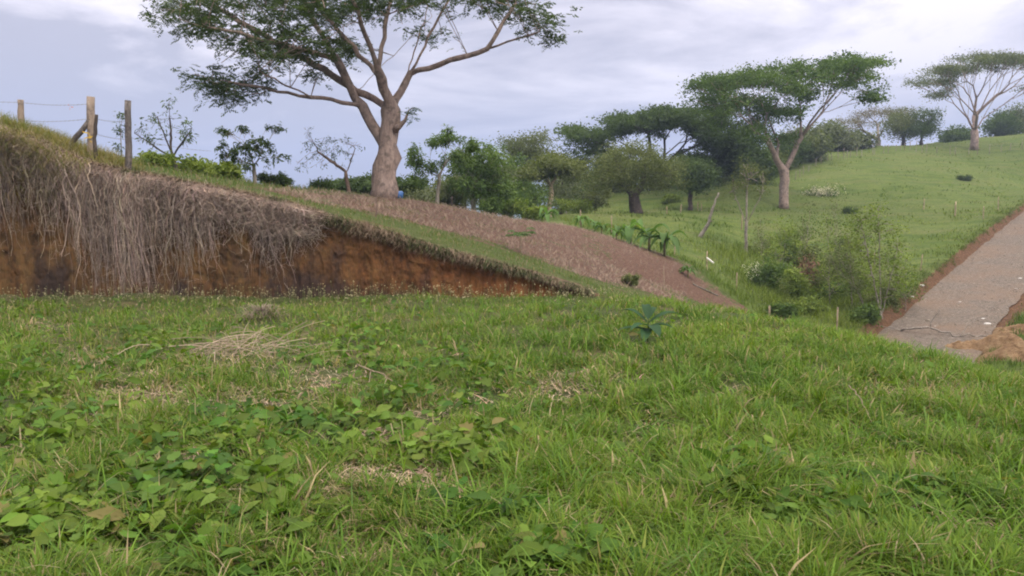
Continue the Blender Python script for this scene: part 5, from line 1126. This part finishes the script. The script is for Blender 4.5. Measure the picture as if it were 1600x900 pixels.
for i, (px, py, Yd, h, lab, yl) in enumerate([(1014, 396, 33.5, 34, 'bushy young banana plant near the middle of the field edge, left of its twin', False), (1038, 398, 33.2, 34, 'bushy young banana plant near the middle of the field edge, right of its twin', False), (985, 376, 35, 32, 'banana plant with one upright yellow leaf', True), (963, 380, 34.5, 24, 'small banana plant left of the one with a yellow leaf', False),
        (940, 362, 37, 22, 'banana plant below the flat-crowned trees, fourth from the top of the field edge', False), (908, 358, 37, 26, 'banana plant beside the uppermost stake', False), (930, 358, 38, 20, 'small banana plant just right of the one at the uppermost stake', False), (855, 350, 37, 26, 'uppermost banana plant, at the top of the field near the orange-brown trunk', False), (1075, 424, 31, 24, 'lowest banana plant, spreading low between two stakes', False)]):
    banana(px, py, Yd, h, lab, 300 + i, yl)
# papaya seedling
def seedling(px, py, Yd, hpx, label):
    b = P(px, py, Yd); b[2] = gz(b[0], b[1]); Hh = hpx * Yd / FPX; root = empty('papaya_seedling', b, label, 'seedling'); r = np.random.default_rng(int(px)); v, f = seg_tube([b - [0, 0, .03], b + [0, 0, Hh * .7]], .014, .009, 5, 4, .003, r); mesh('stem', v, f, M_STAKE, root, smooth=True)
    parts = []
    for i in range(12):
        a = i * 2.4; L = Hh * r.uniform(.28, .42); top = b + [0, 0, Hh * r.uniform(.6, .72)]; tip = top + np.array([cos(a) * L, sin(a) * L, Hh * r.uniform(-.05, .25)])
        for k in range(7):
            V, F = big_leaf(Hh * .2, Hh * .06, .1, .4, 4); parts.append((rotz(V, a + (k - 3) * .55) + tip, [F]))
        v, f = tube([top, tip], [.004, .003], 4); parts.append((v, f))
    V, F = add_parts(parts); mesh('leaves', V, F, M_LEAF, root, colors=np.tile([.075, .14, .045], (len(V), 1)))
seedling(814, 408, 19.5, 46, 'young papaya seedling with palm-like leaves on the green strip of the slope')
# blue barrel at the foot of the big tree
M_BLUE = material('blue_plastic', lambda h: h.base((.05, .16, .42)), .4, .5)
c = P(619, 306, 27.5); c[2] = gz(c[0], c[1]) + .12; root = empty('plastic_drum', c - [0, 0, .12], 'blue plastic drum lying on its side behind the big trunk', 'drum')
rads = [0.0, .10, .13, .135, .145, .135, .13, .13, .145, .135, .13, .10, 0.0]; xs_ = [-.24, -.24, -.225, -.10, -.09, -.08, -.02, .07, .08, .09, .22, .235, .235]
v, f = strands(np.stack([c[0] + np.array(xs_), np.full(13, c[1]), np.full(13, c[2])], -1)[None] + np.cumsum(np.full((1, 13, 1), 1e-5), 1) * [1, 0, 0], np.array([rads]) + .0005, 16); mesh('body', v, f, M_BLUE, root, smooth=True)
v, f = tube([c + [.235, .03, .06], c + [.26, .03, .06]], [.025, .025], 10); mesh('cap', v, f, M_BLUE, root)
# posts peeping over the brow right of the big tree
for px, a, b_, Yd, lab in ((659, 311, 322, 31, 'short dark stake on the brow between the drum and the slender tree'), (706, 307, 325, 33, 'short blackish stake on the brow right of the slender tree')):
    q = P(px, b_, Yd); q[2] = gz(q[0], q[1]) - .1; stick('thin_stake', lab, 'stake', [q, P(px, a, Yd)], .04, .035, M_BARK_DARK, .004)
# pale stones on the road and verge
M_STONE = material('pale_stone', lambda h: h.base(h.ramp(h.noise(9, 4), [(.3, (.38, .36, .34)), (.7, (.62, .6, .57))])), .9)
base_st = None
STONE_L = ['white stone at the right foot of the road beside the soil heap', 'white stone just above the one beside the soil heap', 'pale stone in the middle of the lower road', 'pale stone near the left edge of the lower road', 'pale stone high up near the right edge of the road, lower of two', 'pale stone highest up near the right edge of the road, upper of two', 'small pale stone right of the road centre, about halfway up', 'pale stone left of centre at the near end of the road', 'pale stone beside the fallen branch', 'pale stone on the left edge of the road by the earth cut, upper', 'pale stone on the left half of the road below the upper edge stone']
for i, (px, py, s) in enumerate([(1543, 508, .16), (1536, 500, .11), (1500, 474, .12), (1446, 487, .10), (1588, 453, .12), (1594, 437, .14), (1536, 452, .09), (1462, 512, .12), (1480, 528, .10), (1440, 448, .12), (1425, 465, .10)]):
    q = ground_at(px, py, 20); import bmesh
    if base_st is None:
        bm = bmesh.new(); bmesh.ops.create_icosphere(bm, subdivisions=2, radius=1)
        for vv in bm.verts: vv.co *= 1 + .25 * (float(vn(vv.co.x * 2 + 5, vv.co.y * 2 + vv.co.z, 1, 3)) - .5); vv.co.z *= .6
        base_st = bpy.data.meshes.new('stone'); bm.to_mesh(base_st); bm.free(); base_st.materials.append(M_STONE)
    o = bpy.data.objects.new('stone', base_st); col.objects.link(o); o.location = tuple(q + [0, 0, s * .25]); o.scale = (s, s * .7, s * .7); o.rotation_euler = (0, 0, i * 1.3)
    tag(o, STONE_L[i], 'stone', 'pale stones scattered on the road')
# spoil heaps
for i, (px, py, rx_, ry_, hh, rot) in enumerate([(1555, 545, 1.3, .6, .7, -.75), (1590, 560, 1.4, .6, .6, -.7), (1510, 545, 1.1, .5, .4, -.6), (1585, 520, 1.0, .5, .5, -.8)]):
    q = ground_at(px, py, 17); heap(q[0], q[1], rx_, ry_, hh, rot, 7 + i)
